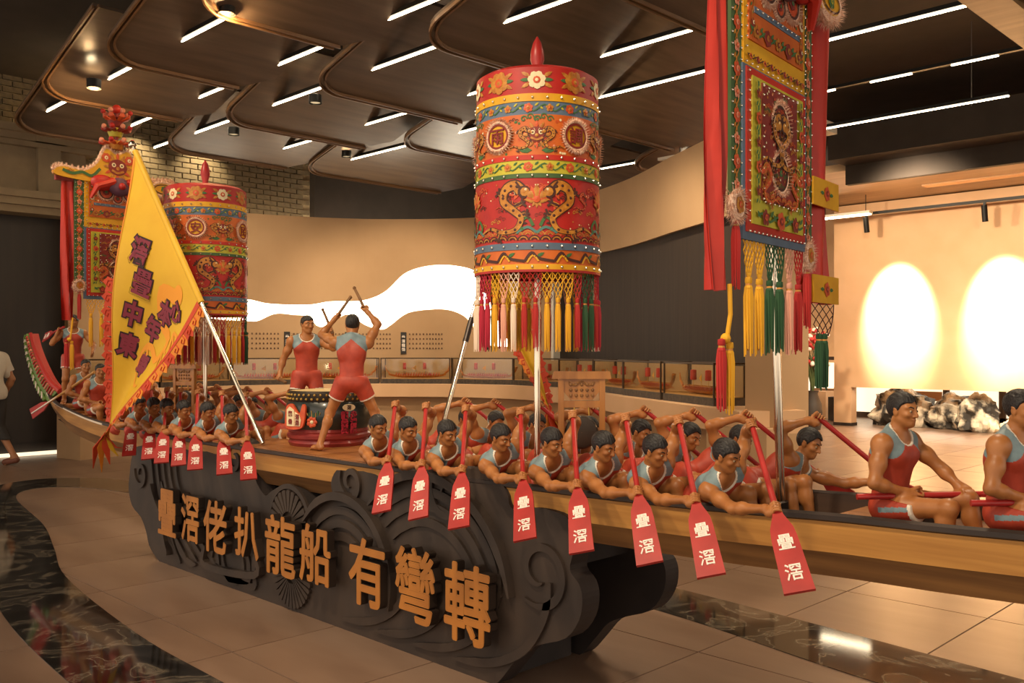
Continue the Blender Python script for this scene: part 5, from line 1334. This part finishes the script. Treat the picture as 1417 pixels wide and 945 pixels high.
def hand_grip(F, W, G, A, th, thumb_up=1):
    """fist closed round a shaft of radius th at G with axis A; forearm comes from W"""
    d = nrm(G - W); a = nrm(A - d * np.dot(A, d)) if abs(np.dot(nrm(A), d)) < .95 else nrm(np.cross(d, (0, 0, 1))); a = nrm(A) if abs(np.dot(nrm(A), d)) < .8 else a
    d = nrm(d - a * np.dot(d, a)); n = np.cross(d, a) * thumb_up
    pc = G - d * (th + .022) + n * 0.0
    F.cone(W, pc - d * .02, .027, .026, .03)
    F.ell(pc, V(.026, .043, .03), [d, a, n], .02); F.ell(G - d * (th + .006) + n * .016, V(.02, .04, .02), [d, a, n], .015)
    R = th + .0085
    for i, o in enumerate((.033, .011, -.011, -.033)):
        L = (0, 255, 265, 250, 225)[i + 1]; pts = []
        for k in range(7):
            t = math.radians(150 - L * k / 6); pts.append(G + a * o + (d * math.cos(t) + n * math.sin(t)) * (R + (.006 if k == 2 else 0)))
        for k in range(6): F.cone(pts[k], pts[k + 1], .0100 - .0004 * k, .0098 - .0004 * k, .003)
    pts = [pc + a * .03 - n * .012, G + a * .05 - d * .022 - n * .018, G + a * .05 - n * (R + .004), G + a * .045 + d * .02 - n * R]
    for k in range(3): F.cone(pts[k], pts[k + 1], .0135 - .001 * k, .0125 - .001 * k, .006)
def hand_open(F, W, D, n, curl=.35):
    d = nrm(D); n = nrm(n - d * np.dot(n, d)); a = np.cross(d, n)
    pc = W + d * .05; F.cone(W, pc, .026, .03, .02); F.ell(pc + d * .01, V(.05, .042, .017), [d, a, n], .02)
    for i, (o, L) in enumerate(((.033, .07), (.011, .078), (-.011, .072), (-.032, .056))):
        p = W + d * .092 + a * o; dd = d
        for k in range(3):
            dd = nrm(dd + n * curl * (.6 + .3 * k)); q = p + dd * L * (.42, .32, .26)[k]; F.cone(p, q, .0098 - .0008 * k, .009 - .0008 * k, .003); p = q
    p = W + d * .03 + a * .03
    for L, dd in ((.035, nrm(d + a * .9 + n * .3)), (.035, nrm(d + a * .35 + n * .4))): q = p + dd * L; F.cone(p, q, .0135, .011, .005); p = q
def body_field(J, vx, legs=True):
    pts = np.array([v for k, v in J.items() if isinstance(v, np.ndarray) and k not in ('face', 'headup')])
    F = Field(pts.min(0) - .2, pts.max(0) + .2, vx); fw, sd, up = torso_frame(J); f, u, s = head_frame(J); H, N = J['head'], J['neck']
    torso(F, J)
    F.cone(N - up * .02, H - u * .07 - f * .015, .058, .054, .03)
    for sg in (-1, 1): F.cone(H - u * .06 + s * sg * .05 - f * .03, N + fw * .05 + sd * sg * .02 - up * .01, .014, .016, .03)
    # head
    F.ell(H + u * .028 - f * .012, V(.096, .076, .088), [f, s, u], .02); F.ell(H - u * .035 + f * .022, V(.066, .058, .078), [f, s, u], .03)
    F.cone(H - u * .082 + f * .058, H - u * .084 + f * .068, .026, .022, .02)
    for sg in (-1, 1):
        F.cone(H - u * .085 + f * .055 + s * sg * .012, H - u * .045 - f * .005 + s * sg * .056, .02, .018, .02)
        F.cone(H + u * .026 + f * .078 + s * sg * .014, H + u * .03 + f * .062 + s * sg * .05, .012, .010, .015)
        F.ell(H - u * .02 + f * .062 + s * sg * .04, (.02, .022, .016), [f, s, u], .02)
        F.ell(H - u * .006 - f * .004 + s * sg * .076, (.02, .009, .031), [f, s, u], .008); F.cone(H + u * .012 + f * .006 + s * sg * .08, H + u * .018 - f * .014 + s * sg * .085, .006, .006, .006)
        F.cone(H - u * .028 + f * .092 + s * sg * .0, H - u * .032 + f * .09 + s * sg * .013, .009, .008, .006)
    F.cone(H + u * .02 + f * .086, H - u * .026 + f * .108, .008, .0125, .010)
    F.ell(H - u * .053 + f * .084, (.012, .024, .006), [f, s, u], .004); F.ell(H - u * .066 + f * .082, (.013, .021, .007), [f, s, u], .004)
    # arms
    for S_, E_, W_ in (('Rs', 'Re', 'Rw'), ('Ls', 'Le', 'Lw')):
        a, e, w = J[S_], J[E_], J[W_]; F.ell(a, (.066, .066, .066), None, .04)
        F.cone(a, e, .053, .042, .03); m = a + (e - a) * .5; F.ell(m, (.056, .052, .052), None, .04)
        F.cone(e, w, .042, .027, .02); F.ell(e + (w - e) * .28, (.045, .045, .045), None, .03)
    if legs:
        for h, k_, an, toe in (('Rh', 'Rk', 'Ra', 'Rt'), ('Lh', 'Lk', 'La', 'Lt')):
            a, b, c, t = J[h], J[k_], J[an], J[toe]; F.cone(a, b, .088, .056, .04); F.ell(a + (b - a) * .3, (.09, .088, .088), None, .04)
            F.ell(b, (.058, .058, .058), None, .02); F.cone(b, c, .054, .036, .02)
            shin = nrm(c - b); back = -nrm(nrm(t - c) - shin * np.dot(nrm(t - c), shin)); F.ell(b + (c - b) * .3 + back * .018, (.056, .056, .07), None, .03)
            td = nrm(t - c); F.cone(c, c - np.array((0, 0, .045)) - td * .04, .036, .032, .02); F.cone(c - np.array((0, 0, .03)), t, .04, .03, .025); F.ell(t, (.045, .045, .024), None, .02)
            lat = np.cross(td, (0, 0, 1))
            for j in range(5): F.cone(t + lat * (-.03 + .015 * j) - V(0, 0, .004), t + lat * (-.034 + .017 * j) + td * (.05 - .004 * abs(j - 1)) - V(0, 0, .01), .012, .010, .003)
    return F
def make_figure(J, hands, vx=.0065, mirror=False):
    F = body_field(J, vx); R = {}
    for h in hands:
        if h[0] == 'grip': hand_grip(F, *h[1:])
        else: hand_open(F, *h[1:])
    P, Q = F.mesh(); R['body'] = np_mesh('body', P, Q, ['skin'], None, 1, mirror)
    fw, sd, up = torso_frame(J); f, u, s = head_frame(J); H, N = J['head'], J['neck']
    # hair cap
    G = Field(H - .17, H + .17, vx * .8); x, y, z = G.grid(); G.f[:] = .05
    G.ell(H + u * .03 - f * .014, (.106, .084, .098), [f, s, u], 0)
    qx, qy, qz = [(x - H[0]) * a[0] + (y - H[1]) * a[1] + (z - H[2]) * a[2] for a in (f, s, u)]
    line = np.interp(qx, [-.11, -.04, -.012, .012, .03, .06, .1], [-.07, -.055, -.03, -.012, .03, .066, .074]).astype(np.float32)
    G.f = np.maximum(G.f + .0022 * np.sin(qy * 260 + qx * 60) - .004 * np.clip(qz * 8, 0, 1), line + .010 * np.sin(qy * 60) - qz).astype(np.float32)
    P, Q = G.mesh(); R['hair'] = np_mesh('hair', P, Q, ['hair'], None, 1, mirror)
    # singlet
    pts = np.array([J[k] for k in ('pelvis', 'neck', 'Rs', 'Ls')]); T = Field(pts.min(0) - .22, pts.max(0) + .2, vx)
    torso(T, J, .010); x, y, z = T.grid()
    dn = lambda c, r: (r - np.sqrt((x - c[0]) ** 2 + (y - c[1]) ** 2 + (z - c[2]) ** 2)).astype(np.float32)
    nc = N + fw * .045 + up * .03; neck = dn(nc, .088)
    arm = [dn(J['Rs'] - sd * .045 - up * .01, .078), dn(J['Ls'] + sd * .045 - up * .01, .078)]
    T.f = np.maximum(np.maximum(T.f, neck), np.maximum(arm[0], arm[1])); P_ = J['pelvis']
    low = ((P_[0] - x) * up[0] + (P_[1] - y) * up[1] + (P_[2] - z) * up[2]).astype(np.float32) - .02; T.f = np.maximum(T.f, low)
    P, Q = T.mesh(); cen = P[Q].mean(1)
    dneck = np.linalg.norm(cen - nc, axis=1) - .088
    h_ = (cen - (J['pelvis'] + (N - J['pelvis']) * .66)) @ up; lat = np.abs((cen - N) @ sd)
    da = np.minimum(np.linalg.norm(cen - (J['Rs'] - sd * .045 - up * .01), axis=1), np.linalg.norm(cen - (J['Ls'] + sd * .045 - up * .01), axis=1)) - .078
    mi = np.zeros(len(Q), int); mi[h_ > .02 + (.175 - lat) * .85] = 1; mi[(da < .01) & (h_ < .06)] = 1; mi[dneck < .014] = 2
    R['singlet'] = np_mesh('singlet', P, Q, ['jersey_red', 'jersey_blue', 'jersey_white'], mi, 1, mirror)
    # shorts
    pts = np.array([J[k] for k in ('pelvis', 'Rh', 'Lh', 'Rk', 'Lk')]); K = Field(pts.min(0) - .2, pts.max(0) + .2, vx); hs = nrm(J['Lh'] - J['Rh'])
    K.ell(J['pelvis'], (.122, .172, .125), [np.cross(hs, up), hs, up], .03); x, y, z = K.grid()
    for h, k_ in (('Rh', 'Rk'), ('Lh', 'Lk')):
        a, b = J[h], J[k_]; e = a + (b - a) * .62; K.cone(a, e, .108, .094, .04)
    for h, k_ in (('Rh', 'Rk'), ('Lh', 'Lk')):
        a, b = J[h], J[k_]; e = a + (b - a) * .52; d = nrm(b - a); along = ((x - e[0]) * d[0] + (y - e[1]) * d[1] + (z - e[2]) * d[2])
        rad = np.sqrt((x - e[0]) ** 2 + (y - e[1]) ** 2 + (z - e[2]) ** 2); K.f = np.where(rad < .2, np.maximum(K.f, along), K.f).astype(np.float32)
    top = ((x - P_[0]) * up[0] + (y - P_[1]) * up[1] + (z - P_[2]) * up[2]).astype(np.float32) - .07; K.f = np.maximum(K.f, top)
    P, Q = K.mesh(); cen = P[Q].mean(1); mi = np.zeros(len(Q), int)
    for h, k_, sg in (('Rh', 'Rk', -1), ('Lh', 'Lk', 1)):
        a, b = J[h], J[k_]; d = nrm(b - a); al = (cen - a) @ d / np.linalg.norm(b - a); o = (cen - a) @ (hs * sg); r = cen - a - np.outer((cen - a) @ d, d); rl = np.linalg.norm(r, axis=1)
        near = np.abs((cen - a) @ hs * sg + 0) < .16
        mi[(al > .47) & (al < .56) & (rl < .13)] = 2; side = (r @ (hs * sg)) / (rl + 1e-9)
        mi[(al > 0) & (al < .47) & (side > .972) & (o > .03)] = 1
    R['shorts'] = np_mesh('shorts', P, Q, ['jersey_red', 'jersey_blue', 'jersey_white'], mi, 1, mirror)
    # eyes and brows
    q = MB(); ym = -1 if mirror else 1
    for sg in (-1, 1):
        c = H + u * .004 + f * .079 + s * sg * .031; q.ball((c[0], c[1] * ym, c[2]), .0105, 'eye_white', 8, 6); c = c + f * .0062; q.ball((c[0], c[1] * ym, c[2]), .0062, 'pupil', 8, 5)
    R['eyes'] = q
    q = MB()
    for sg in (-1, 1):
        p = [H + u * (.026 + .008 * k) + f * (.09 - .010 * k) + s * sg * (.014 + .019 * k) for k in (0, 1)] + [H + u * .026 + f * .066 + s * sg * .054]
        q.tube([(a[0], a[1] * ym, a[2]) for a in p], [.005, .006, .003], 'brow', 6)
    R['eyebrows'] = q
    return R
_fc = {}
def place_figure(key, R, loc, sc, label, group, rz=0, tilt=0, cat='statue', name='rower_statue'):
    r = empty(name, loc, label, cat, group, rz); r.scale = (sc, sc, sc); r.rotation_euler = (0, tilt, rz)
    for k, v in R.items():
        if isinstance(v, MB):
            if (key, k) not in _fc: _fc[(key, k)] = v.build(k, r).data
            else: inst(k, _fc[(key, k)], r)
        else: inst(k, v, r)
    return r
# ---- paddles
def paddle_mesh():
    """shaft along -Z from the top grip (z=0) to the blade tip; blade flat faces -Y; full-size metres before the 0.5 scale"""
    q = MB(); q.tube([(0, 0, .02), (0, 0, -.82)], [.021, .021], 'paddle_red', 10); g = MB()
    b = MB(); out = [(-.022, -.78), (.022, -.78), (.035, -.84), (.074, -.95), (.082, -1.03), (.094, -1.43), (-.094, -1.43), (-.082, -1.03), (-.074, -.95), (-.035, -.84)]
    b.prism(out, -.011, .011, 'paddle_red', xz(0))
    T_ = {}
    for ch, z in (('疊', -1.06), ('滘', -1.29)):
        t = T_[ch] = MB(); text_add(t, ch, .13, .006, 'white_paint', xz(-.011) @ Matrix.Translation((0, z, 0)), .010, .85)
    return {('shaft', 0): q, ('blade', 0): b, ('white_character', 0): T_['疊'], ('white_character', 1): T_['滘']}
PADM = {}
def place_paddle(top, low, label, sc=.5, face=(-.5, -1, .25)):
    top, low = Vector(top), Vector(low); d = (low - top).normalized(); z = -d; y = -Vector(face); y = (y - z * y.dot(z)).normalized(); x = y.cross(z)
    r = empty('paddle', top, label, 'paddle', 'red lettered paddles'); r.scale = (sc, sc, sc)
    r.rotation_euler = Matrix(((x.x, y.x, z.x), (x.y, y.y, z.y), (x.z, y.z, z.z))).to_euler()
    for k, v in (paddle_mesh() if not PADM else PADM).items():
        if isinstance(v, MB): PADM_[k] = v.build(k[0], r).data
        else: inst(k[0], v, r)
    if not PADM: PADM.update(PADM_)
    return r
PADM_ = {}
SC = .5
# ---- leaning rower (near side); the far side is its mirror image
def arm_fix(J): return J
TOPG, LOWG = V(.50, -.22, .68), V(.93, -.64, .18); axd = nrm(LOWG - TOPG)
def wrist(G, E, back): return G + nrm(E - G) * back
JL = dict(pelvis=V(0, 0, .10), neck=V(.29, -.29, .30), head=V(.365, -.335, .455), face=(.95, .06, -.36), headup=(.4, -.1, 1),
          Rs=V(.27, -.43, .20), Ls=V(.31, -.12, .34), Re=V(.56, -.565, .13), Le=V(.30, .04, .60),
          Rh=V(.02, -.09, .08), Lh=V(.02, .09, .08), Rk=V(.42, -.14, .17), Lk=V(.42, .12, .17), Ra=V(.5, -.12, -.2), La=V(.5, .12, -.2), Rt=V(.62, -.12, -.25), Lt=V(.62, .12, -.25))
JL['Rw'] = wrist(LOWG, JL['Re'], .085); JL['Lw'] = wrist(TOPG, JL['Le'], .085)
hd = [('grip', JL['Rw'], LOWG, -axd, .021), ('grip', JL['Lw'], TOPG, -axd, .021)]
RN = make_figure(JL, hd); RF = make_figure(JL, hd, mirror=True)
yn, yf, zs_ = 3.07, 3.35, .88
for grp, hxs, side in (('right', HX_R, 'to the right of the drum'), ('left', HX_L, 'to the left of the drum')):
    srt = hxs[::-1] if grp == 'right' else hxs
    for k, hx in enumerate(srt):
        jit = [.0, .02, -.015, .01, -.02, .015, 0, -.01][k]
        x0 = hx - .465; zz = zs_ + (zg(x0) - .91) * .8
        who = f'{ORD[k]} near-row rower {side}'; yn = 3.07
        if grp == 'left': jit += .30; x0 = hx - .535; yn = 2.985
        place_figure('near', RN, (x0, yn, zz), SC, f'leaning rower statue in red singlet, {who}', 'rowers leaning on the near side of the boat', jit)
        rot = Matrix.Rotation(jit, 3, 'Z'); o = Vector((x0, yn, zz))
        place_paddle(o + rot @ Vector(TOPG * SC), o + rot @ Vector(LOWG * SC), f'red lettered paddle held by the {who}', face=(.55, -.85, .1) if grp == 'right' else (.85, -.5, .1))
        x0 = hx - .465; jit = jit if grp == 'right' else jit - .3
        if grp == 'right' or k < 7:
            who = f'{ORD[k]} far-row rower {side}'
            place_figure('far', RF, (x0, yf, zz), SC, f'leaning rower statue, {who}', 'rowers leaning on the far side of the boat', -jit)
            o = Vector((x0, yf, zz)); rot = Matrix.Rotation(-jit, 3, 'Z'); m = Vector((1, -1, 1))
            place_paddle(o + rot @ (Vector(TOPG * SC) * m), o + rot @ (Vector(LOWG * SC) * m), f'red paddle held by the {who}', face=(-.5, 1, .25))
# ---- upright seated pair near the bow, paddles across their laps
PA, PB = V(-.04, -.27, .19), V(.66, .34, .22); pax = nrm(PB - PA)
g1, g2 = PA + pax * .33, PA + pax * .66
JS = dict(pelvis=V(0, 0, .11), neck=V(.05, 0, .585), head=V(.10, -.005, .76), face=(.95, -.22, -.06), headup=(0, 0, 1),
          Rs=V(.03, -.185, .54), Ls=V(.07, .185, .54), Re=V(.03, -.30, .29), Le=V(.26, .24, .36),
          Rh=V(.03, -.095, .10), Lh=V(.03, .095, .10), Rk=V(.46, -.17, .16), Lk=V(.47, .16, .18), Ra=V(.40, -.15, -.2), La=V(.55, .15, -.2), Rt=V(.53, -.17, -.25), Lt=V(.68, .15, -.25))
JS['Rw'] = wrist(g1, JS['Re'], .08); JS['Lw'] = wrist(g2, JS['Le'], .08)
RS = make_figure(JS, [('grip', JS['Rw'], g1, pax, .021), ('grip', JS['Lw'], g2, pax, .021)])
for k, (x0, t) in enumerate([(-1.335, 'upright seated carved rower with paddle across lap, right of the tall banner pole'), (-.965, 'upright seated carved rower with paddle across lap, cut by the picture edge')]):
    place_figure('seat', RS, (x0, 3.17, .915 + .02 * k), SC, t, 'seated rowers near the bow', [.0, -.06][k])
    o = Vector((x0, 3.17, .915 + .02 * k)); rot = Matrix.Rotation([.0, -.06][k], 3, 'Z'); a, b_ = rot @ Vector(PB * SC), rot @ Vector(PA * SC)
    place_paddle(o + b_ + (b_ - a).normalized() * .02, o + a, ['red paddle lying across the lap of the seated rower beside the banner pole', 'red paddle lying across the lap of the rower at the picture edge'][k], face=(0, -.3, 1))
# ---- stern: two crouching rowers, standing steersman
OA, OB = Vector((-8.35, 3.08, 1.26)), Vector((-9.26, 2.93, .91))
for k, (x0, y0, rz, t) in enumerate([(-8.62, 3.16, .15, 'seated carved rower at the stern holding the long steering oar'), (-8.12, 3.1, .05, 'seated carved rower at the stern half hidden by the yellow flag'), (-7.72, 3.3, -.1, 'seated carved rower beyond the flag tip, third from the stern')]):
    place_figure('seat', RS, (x0, y0, zg(x0) + .005), SC, t, 'seated rowers at the stern', rz)
r = empty('steering_oar', OA, 'long red and white steering oar slanting out over the stern', 'oar')
d = OB - OA; q = MB(); q.tube([d * -.15, d * .72], .012, 'hull_wood', 8); q.build('shaft', r)
q = MB(); dn_ = d.normalized(); sx_ = dn_.cross(Vector((.4, .8, .3))).normalized(); nz_ = dn_.cross(sx_)
P0 = d * .68
pl = [P0 - sx_ * .012, P0 + d * .1 - sx_ * .04, d * 1.0 - sx_ * .05, d * 1.0 + sx_ * .05, P0 + d * .1 + sx_ * .04, P0 + sx_ * .012]
q.add([p + nz_ * .007 for p in pl] + [p - nz_ * .007 for p in pl], [tuple(range(6)), tuple(range(11, 5, -1))] + [(i, (i + 1) % 6, 6 + (i + 1) % 6, 6 + i) for i in range(6)], 'paddle_red'); q.build('blade', r)
q = MB(); q.tube([d * .5 + nz_ * .004, d * .98 + nz_ * .009], .008, 'white_paint', 6); q.build('white_stripe', r)
OG = V(.10, -.24, 1.38); OGD = nrm(V(.95, .15, .12))
JT = dict(pelvis=V(0, 0, .86), neck=V(.03, 0, 1.36), head=V(.07, 0, 1.53), face=(.9, -.4, -.05), headup=(0, 0, 1),
          Rs=V(.02, -.19, 1.31), Ls=V(.03, .19, 1.31), Re=V(.10, -.36, 1.12), Le=V(.14, .34, 1.10),
          Rh=V(0, -.095, .86), Lh=V(0, .095, .86), Rk=V(.10, -.14, .47), Lk=V(.04, .15, .47), Ra=V(-.02, -.15, .075), La=V(.0, .18, .075), Rt=V(.1, -.18, .03), Lt=V(.12, .2, .03))
JT['Rw'] = wrist(OG, JT['Re'], .08); JT['Lw'] = V(.34, .30, .98)
RT = make_figure(JT, [('grip', JT['Rw'], OG, OGD, .02), ('open', JT['Lw'], V(.6, -.1, -.4), V(0, -1, -.3), .4)])
SX, SY = -8.98, 3.2; sz_ = zg(-8.98) + .0
place_figure('steer', RT, (SX, SY, sz_), SC, 'standing carved steersman in red carrying a red oar on his shoulder at the stern', None, -.25, name='steersman_statue')
rot = Matrix.Rotation(-.25, 3, 'Z'); o = Vector((SX, SY, sz_))
ga = o + rot @ Vector((OG - OGD * .42) * SC); gb = o + rot @ Vector((OG + OGD * .3) * SC)
place_paddle(gb, ga, 'red paddle resting on the shoulder of the standing steersman', face=(0, -1, .4))
q = MB(); q.box((SX, SY, sz_ - .012), (.34, .2, .02), 'deck_wood'); bb(q, 'stern_platform')
# ---- drummers
def stick(r_pos, r_dir, label, L=.17):
    p, dd = Vector(r_pos), Vector(r_dir).normalized(); q = MB(); q.tube([p - dd * L * .22, p + dd * L * .78], [.0105, .008], 'hull_wood_dark', 8); q.ball(p + dd * L * .78, .011, 'hull_wood_dark', 8, 6)
    return tag(q.build('drumstick'), label, 'drumstick')
def world_of(loc, rz, p): return Vector(loc) + Matrix.Rotation(rz, 3, 'Z') @ Vector(p * SC)
# drummer facing away (wide stance): local x = facing
ga, gb = V(.34, .20, 1.60), V(.16, -.13, 1.68); sa, sb_ = nrm(V(.15, -.5, .75)), nrm(V(.1, .4, .8))
JB = dict(pelvis=V(0, 0, .80), neck=V(.04, 0, 1.30), head=V(.085, .0, 1.47), face=(.96, .1, -.2), headup=(0, 0, 1),
          Rs=V(.03, -.19, 1.26), Ls=V(.03, .19, 1.26), Re=V(.08, -.30, 1.48), Le=V(.22, .38, 1.36),
          Rh=V(0, -.10, .79), Lh=V(0, .10, .79), Rk=V(.10, -.26, .44), Lk=V(.08, .26, .44), Ra=V(-.02, -.36, .075), La=V(-.05, .36, .075), Rt=V(.10, -.42, .03), Lt=V(.07, .44, .03))
JB['Lw'] = wrist(ga, JB['Le'], .08); JB['Rw'] = wrist(gb, JB['Re'], .08)
RB = make_figure(JB, [('grip', JB['Lw'], ga, sa, .012), ('grip', JB['Rw'], gb, sb_, .012)])
LB, rB = (-4.50, 3.17, .915), math.atan2(.66, -.75)
place_figure('drumB', RB, LB, SC, 'standing carved drummer seen from behind, arms raised before the drum', None, rB, name='drummer_statue')
stick(world_of(LB, rB, ga), Matrix.Rotation(rB, 3, 'Z') @ Vector(sa), 'dark drumstick in the left hand of the drummer seen from behind')
stick(world_of(LB, rB, gb), Matrix.Rotation(rB, 3, 'Z') @ Vector(sb_), 'dark drumstick above the head of the drummer seen from behind')
# drummer facing the visitor's side behind the drum
gc, gd = V(.36, .30, 1.46), V(.06, -.36, .80); sc_, sd_ = nrm(V(-.1, -.35, .85)), nrm(V(.6, .2, -.1))
JD = dict(pelvis=V(0, 0, .84), neck=V(.02, 0, 1.34), head=V(.05, .01, 1.51), face=(.9, .42, -.05), headup=(0, 0, 1),
          Rs=V(.02, -.195, 1.29), Ls=V(.02, .195, 1.29), Re=V(-.02, -.31, 1.04), Le=V(.20, .34, 1.20),
          Rh=V(0, -.095, .83), Lh=V(0, .095, .83), Rk=V(.06, -.16, .46), Lk=V(.06, .16, .46), Ra=V(0, -.2, .075), La=V(0, .2, .075), Rt=V(.13, -.22, .03), Lt=V(.13, .22, .03))
JD['Lw'] = wrist(gc, JD['Le'], .08); JD['Rw'] = wrist(gd, JD['Re'], .08)
RD = make_figure(JD, [('grip', JD['Lw'], gc, sc_, .012), ('grip', JD['Rw'], gd, sd_, .012)])
LD, rD = (-5.34, 3.4, .915), -.55
place_figure('drumD', RD, LD, SC, 'standing carved drummer behind the drum facing right with one arm raised', None, rD, name='drummer_statue')
stick(world_of(LD, rD, gc), Matrix.Rotation(rD, 3, 'Z') @ Vector(sc_), 'dark drumstick raised by the drummer behind the drum')
stick(world_of(LD, rD, gd), Matrix.Rotation(rD, 3, 'Z') @ Vector(sd_), 'dark drumstick in the lowered hand of the drummer behind the drum')

# ---- visitor at the left edge, life size, walking off
JV = dict(pelvis=V(0, 0, .93), neck=V(.05, 0, 1.45), head=V(.10, 0, 1.62), face=(1, 0, -.1), headup=(0, 0, 1),
          Rs=V(.03, -.2, 1.39), Ls=V(.03, .2, 1.39), Re=V(-.06, -.27, 1.12), Le=V(.02, .27, 1.12), Rw=V(.06, -.27, .89), Lw=V(.22, .25, .93),
          Rh=V(0, -.095, .92), Lh=V(0, .095, .92), Rk=V(.02, -.11, .50), Lk=V(.16, .11, .50), Ra=V(-.22, -.11, .12), La=V(.22, .11, .085), Rt=V(-.13, -.12, .04), Lt=V(.37, .12, .04))
FV = body_field(JV, .009); hand_open(FV, JV['Rw'], V(.3, 0, -1), V(0, 1, 0), .3); hand_open(FV, JV['Lw'], V(.4, 0, -1), V(0, -1, 0), .3)
vis = empty('person', (-13.3, 3.74, 0), 'person in white T-shirt and dark trousers walking out at the left edge', 'person', None, math.radians(215))
Pm, Qm = FV.mesh(); inst('body', np_mesh('body', Pm, Qm, ['living_skin']), vis)
f, u, s = head_frame(JV); H = JV['head']; G = Field(H - .17, H + .17, .008); G.ell(H + u * .03 - f * .014, (.108, .086, .1), [f, s, u], 0); x, y, z = G.grid()
G.f = np.maximum(G.f, np.interp(x - H[0] + 0 * y, [-.11, -.03, .012, .04, .1], [-.08, -.06, -.01, .05, .074]).astype(np.float32) - (z - H[2])).astype(np.float32)
Pm, Qm = G.mesh(); inst('hair', np_mesh('hair', Pm, Qm, ['hair']), vis)
T = Field(V(-.35, -.45, .75), V(.4, .45, 1.6), .01); torso(T, JV, .022)
for S_, E_ in (('Rs', 'Re'), ('Ls', 'Le')): a, e = JV[S_], JV[E_]; T.cone(a, a + (e - a) * .75, .082, .078, .04)
T.cone(JV['pelvis'] + V(-.0, -.06, .02), JV['pelvis'] + V(0, .06, .02), .13, .13, .05); x, y, z = T.grid()
nk = (.075 - np.sqrt((x - .06) ** 2 + y ** 2 + (z - 1.5) ** 2)).astype(np.float32); T.f = np.maximum(np.maximum(T.f, nk), (.86 - z).astype(np.float32) + 0 * x)
for S_, E_ in (('Rs', 'Re'), ('Ls', 'Le')):
    a, e = JV[S_], JV[E_]; c = a + (e - a) * .66; d_ = nrm(e - a); T.f = np.where((np.abs(y) > .2), np.maximum(T.f, (x - c[0]) * d_[0] + (y - c[1]) * d_[1] + (z - c[2]) * d_[2]), T.f).astype(np.float32)
Pm, Qm = T.mesh(); inst('t_shirt', np_mesh('t_shirt', Pm, Qm, ['tee_white'], None, 2), vis)
K = Field(V(-.4, -.35, .2), V(.45, .35, 1.1), .01); K.ell(JV['pelvis'], (.125, .175, .12), None, .03)
for h, k_, an in (('Rh', 'Rk', 'Ra'), ('Lh', 'Lk', 'La')): a, b_, c = JV[h], JV[k_], JV[an]; K.cone(a, b_, .11, .085, .04); K.cone(b_, b_ + (c - b_) * .5, .085, .08, .02)
x, y, z = K.grid(); K.f = np.maximum(K.f, (.33 - z).astype(np.float32) + 0 * x); Pm, Qm = K.mesh(); inst('trousers', np_mesh('trousers', Pm, Qm, ['trouser_dark'], None, 2), vis)
for an, t_ in (('Ra', 'Rt'), ('La', 'Lt')):
    D_ = Field(np.minimum(JV[an], JV[t_]) - .15, np.maximum(JV[an], JV[t_]) + .15, .008); a, t = JV[an], JV[t_]; D_.cone(a - V(.03, 0, .05), t + V(.05, 0, -.005), .045, .04, .02); Pm, Qm = D_.mesh(); inst('shoe', np_mesh('shoe', Pm, Qm, ['shoe']), vis)
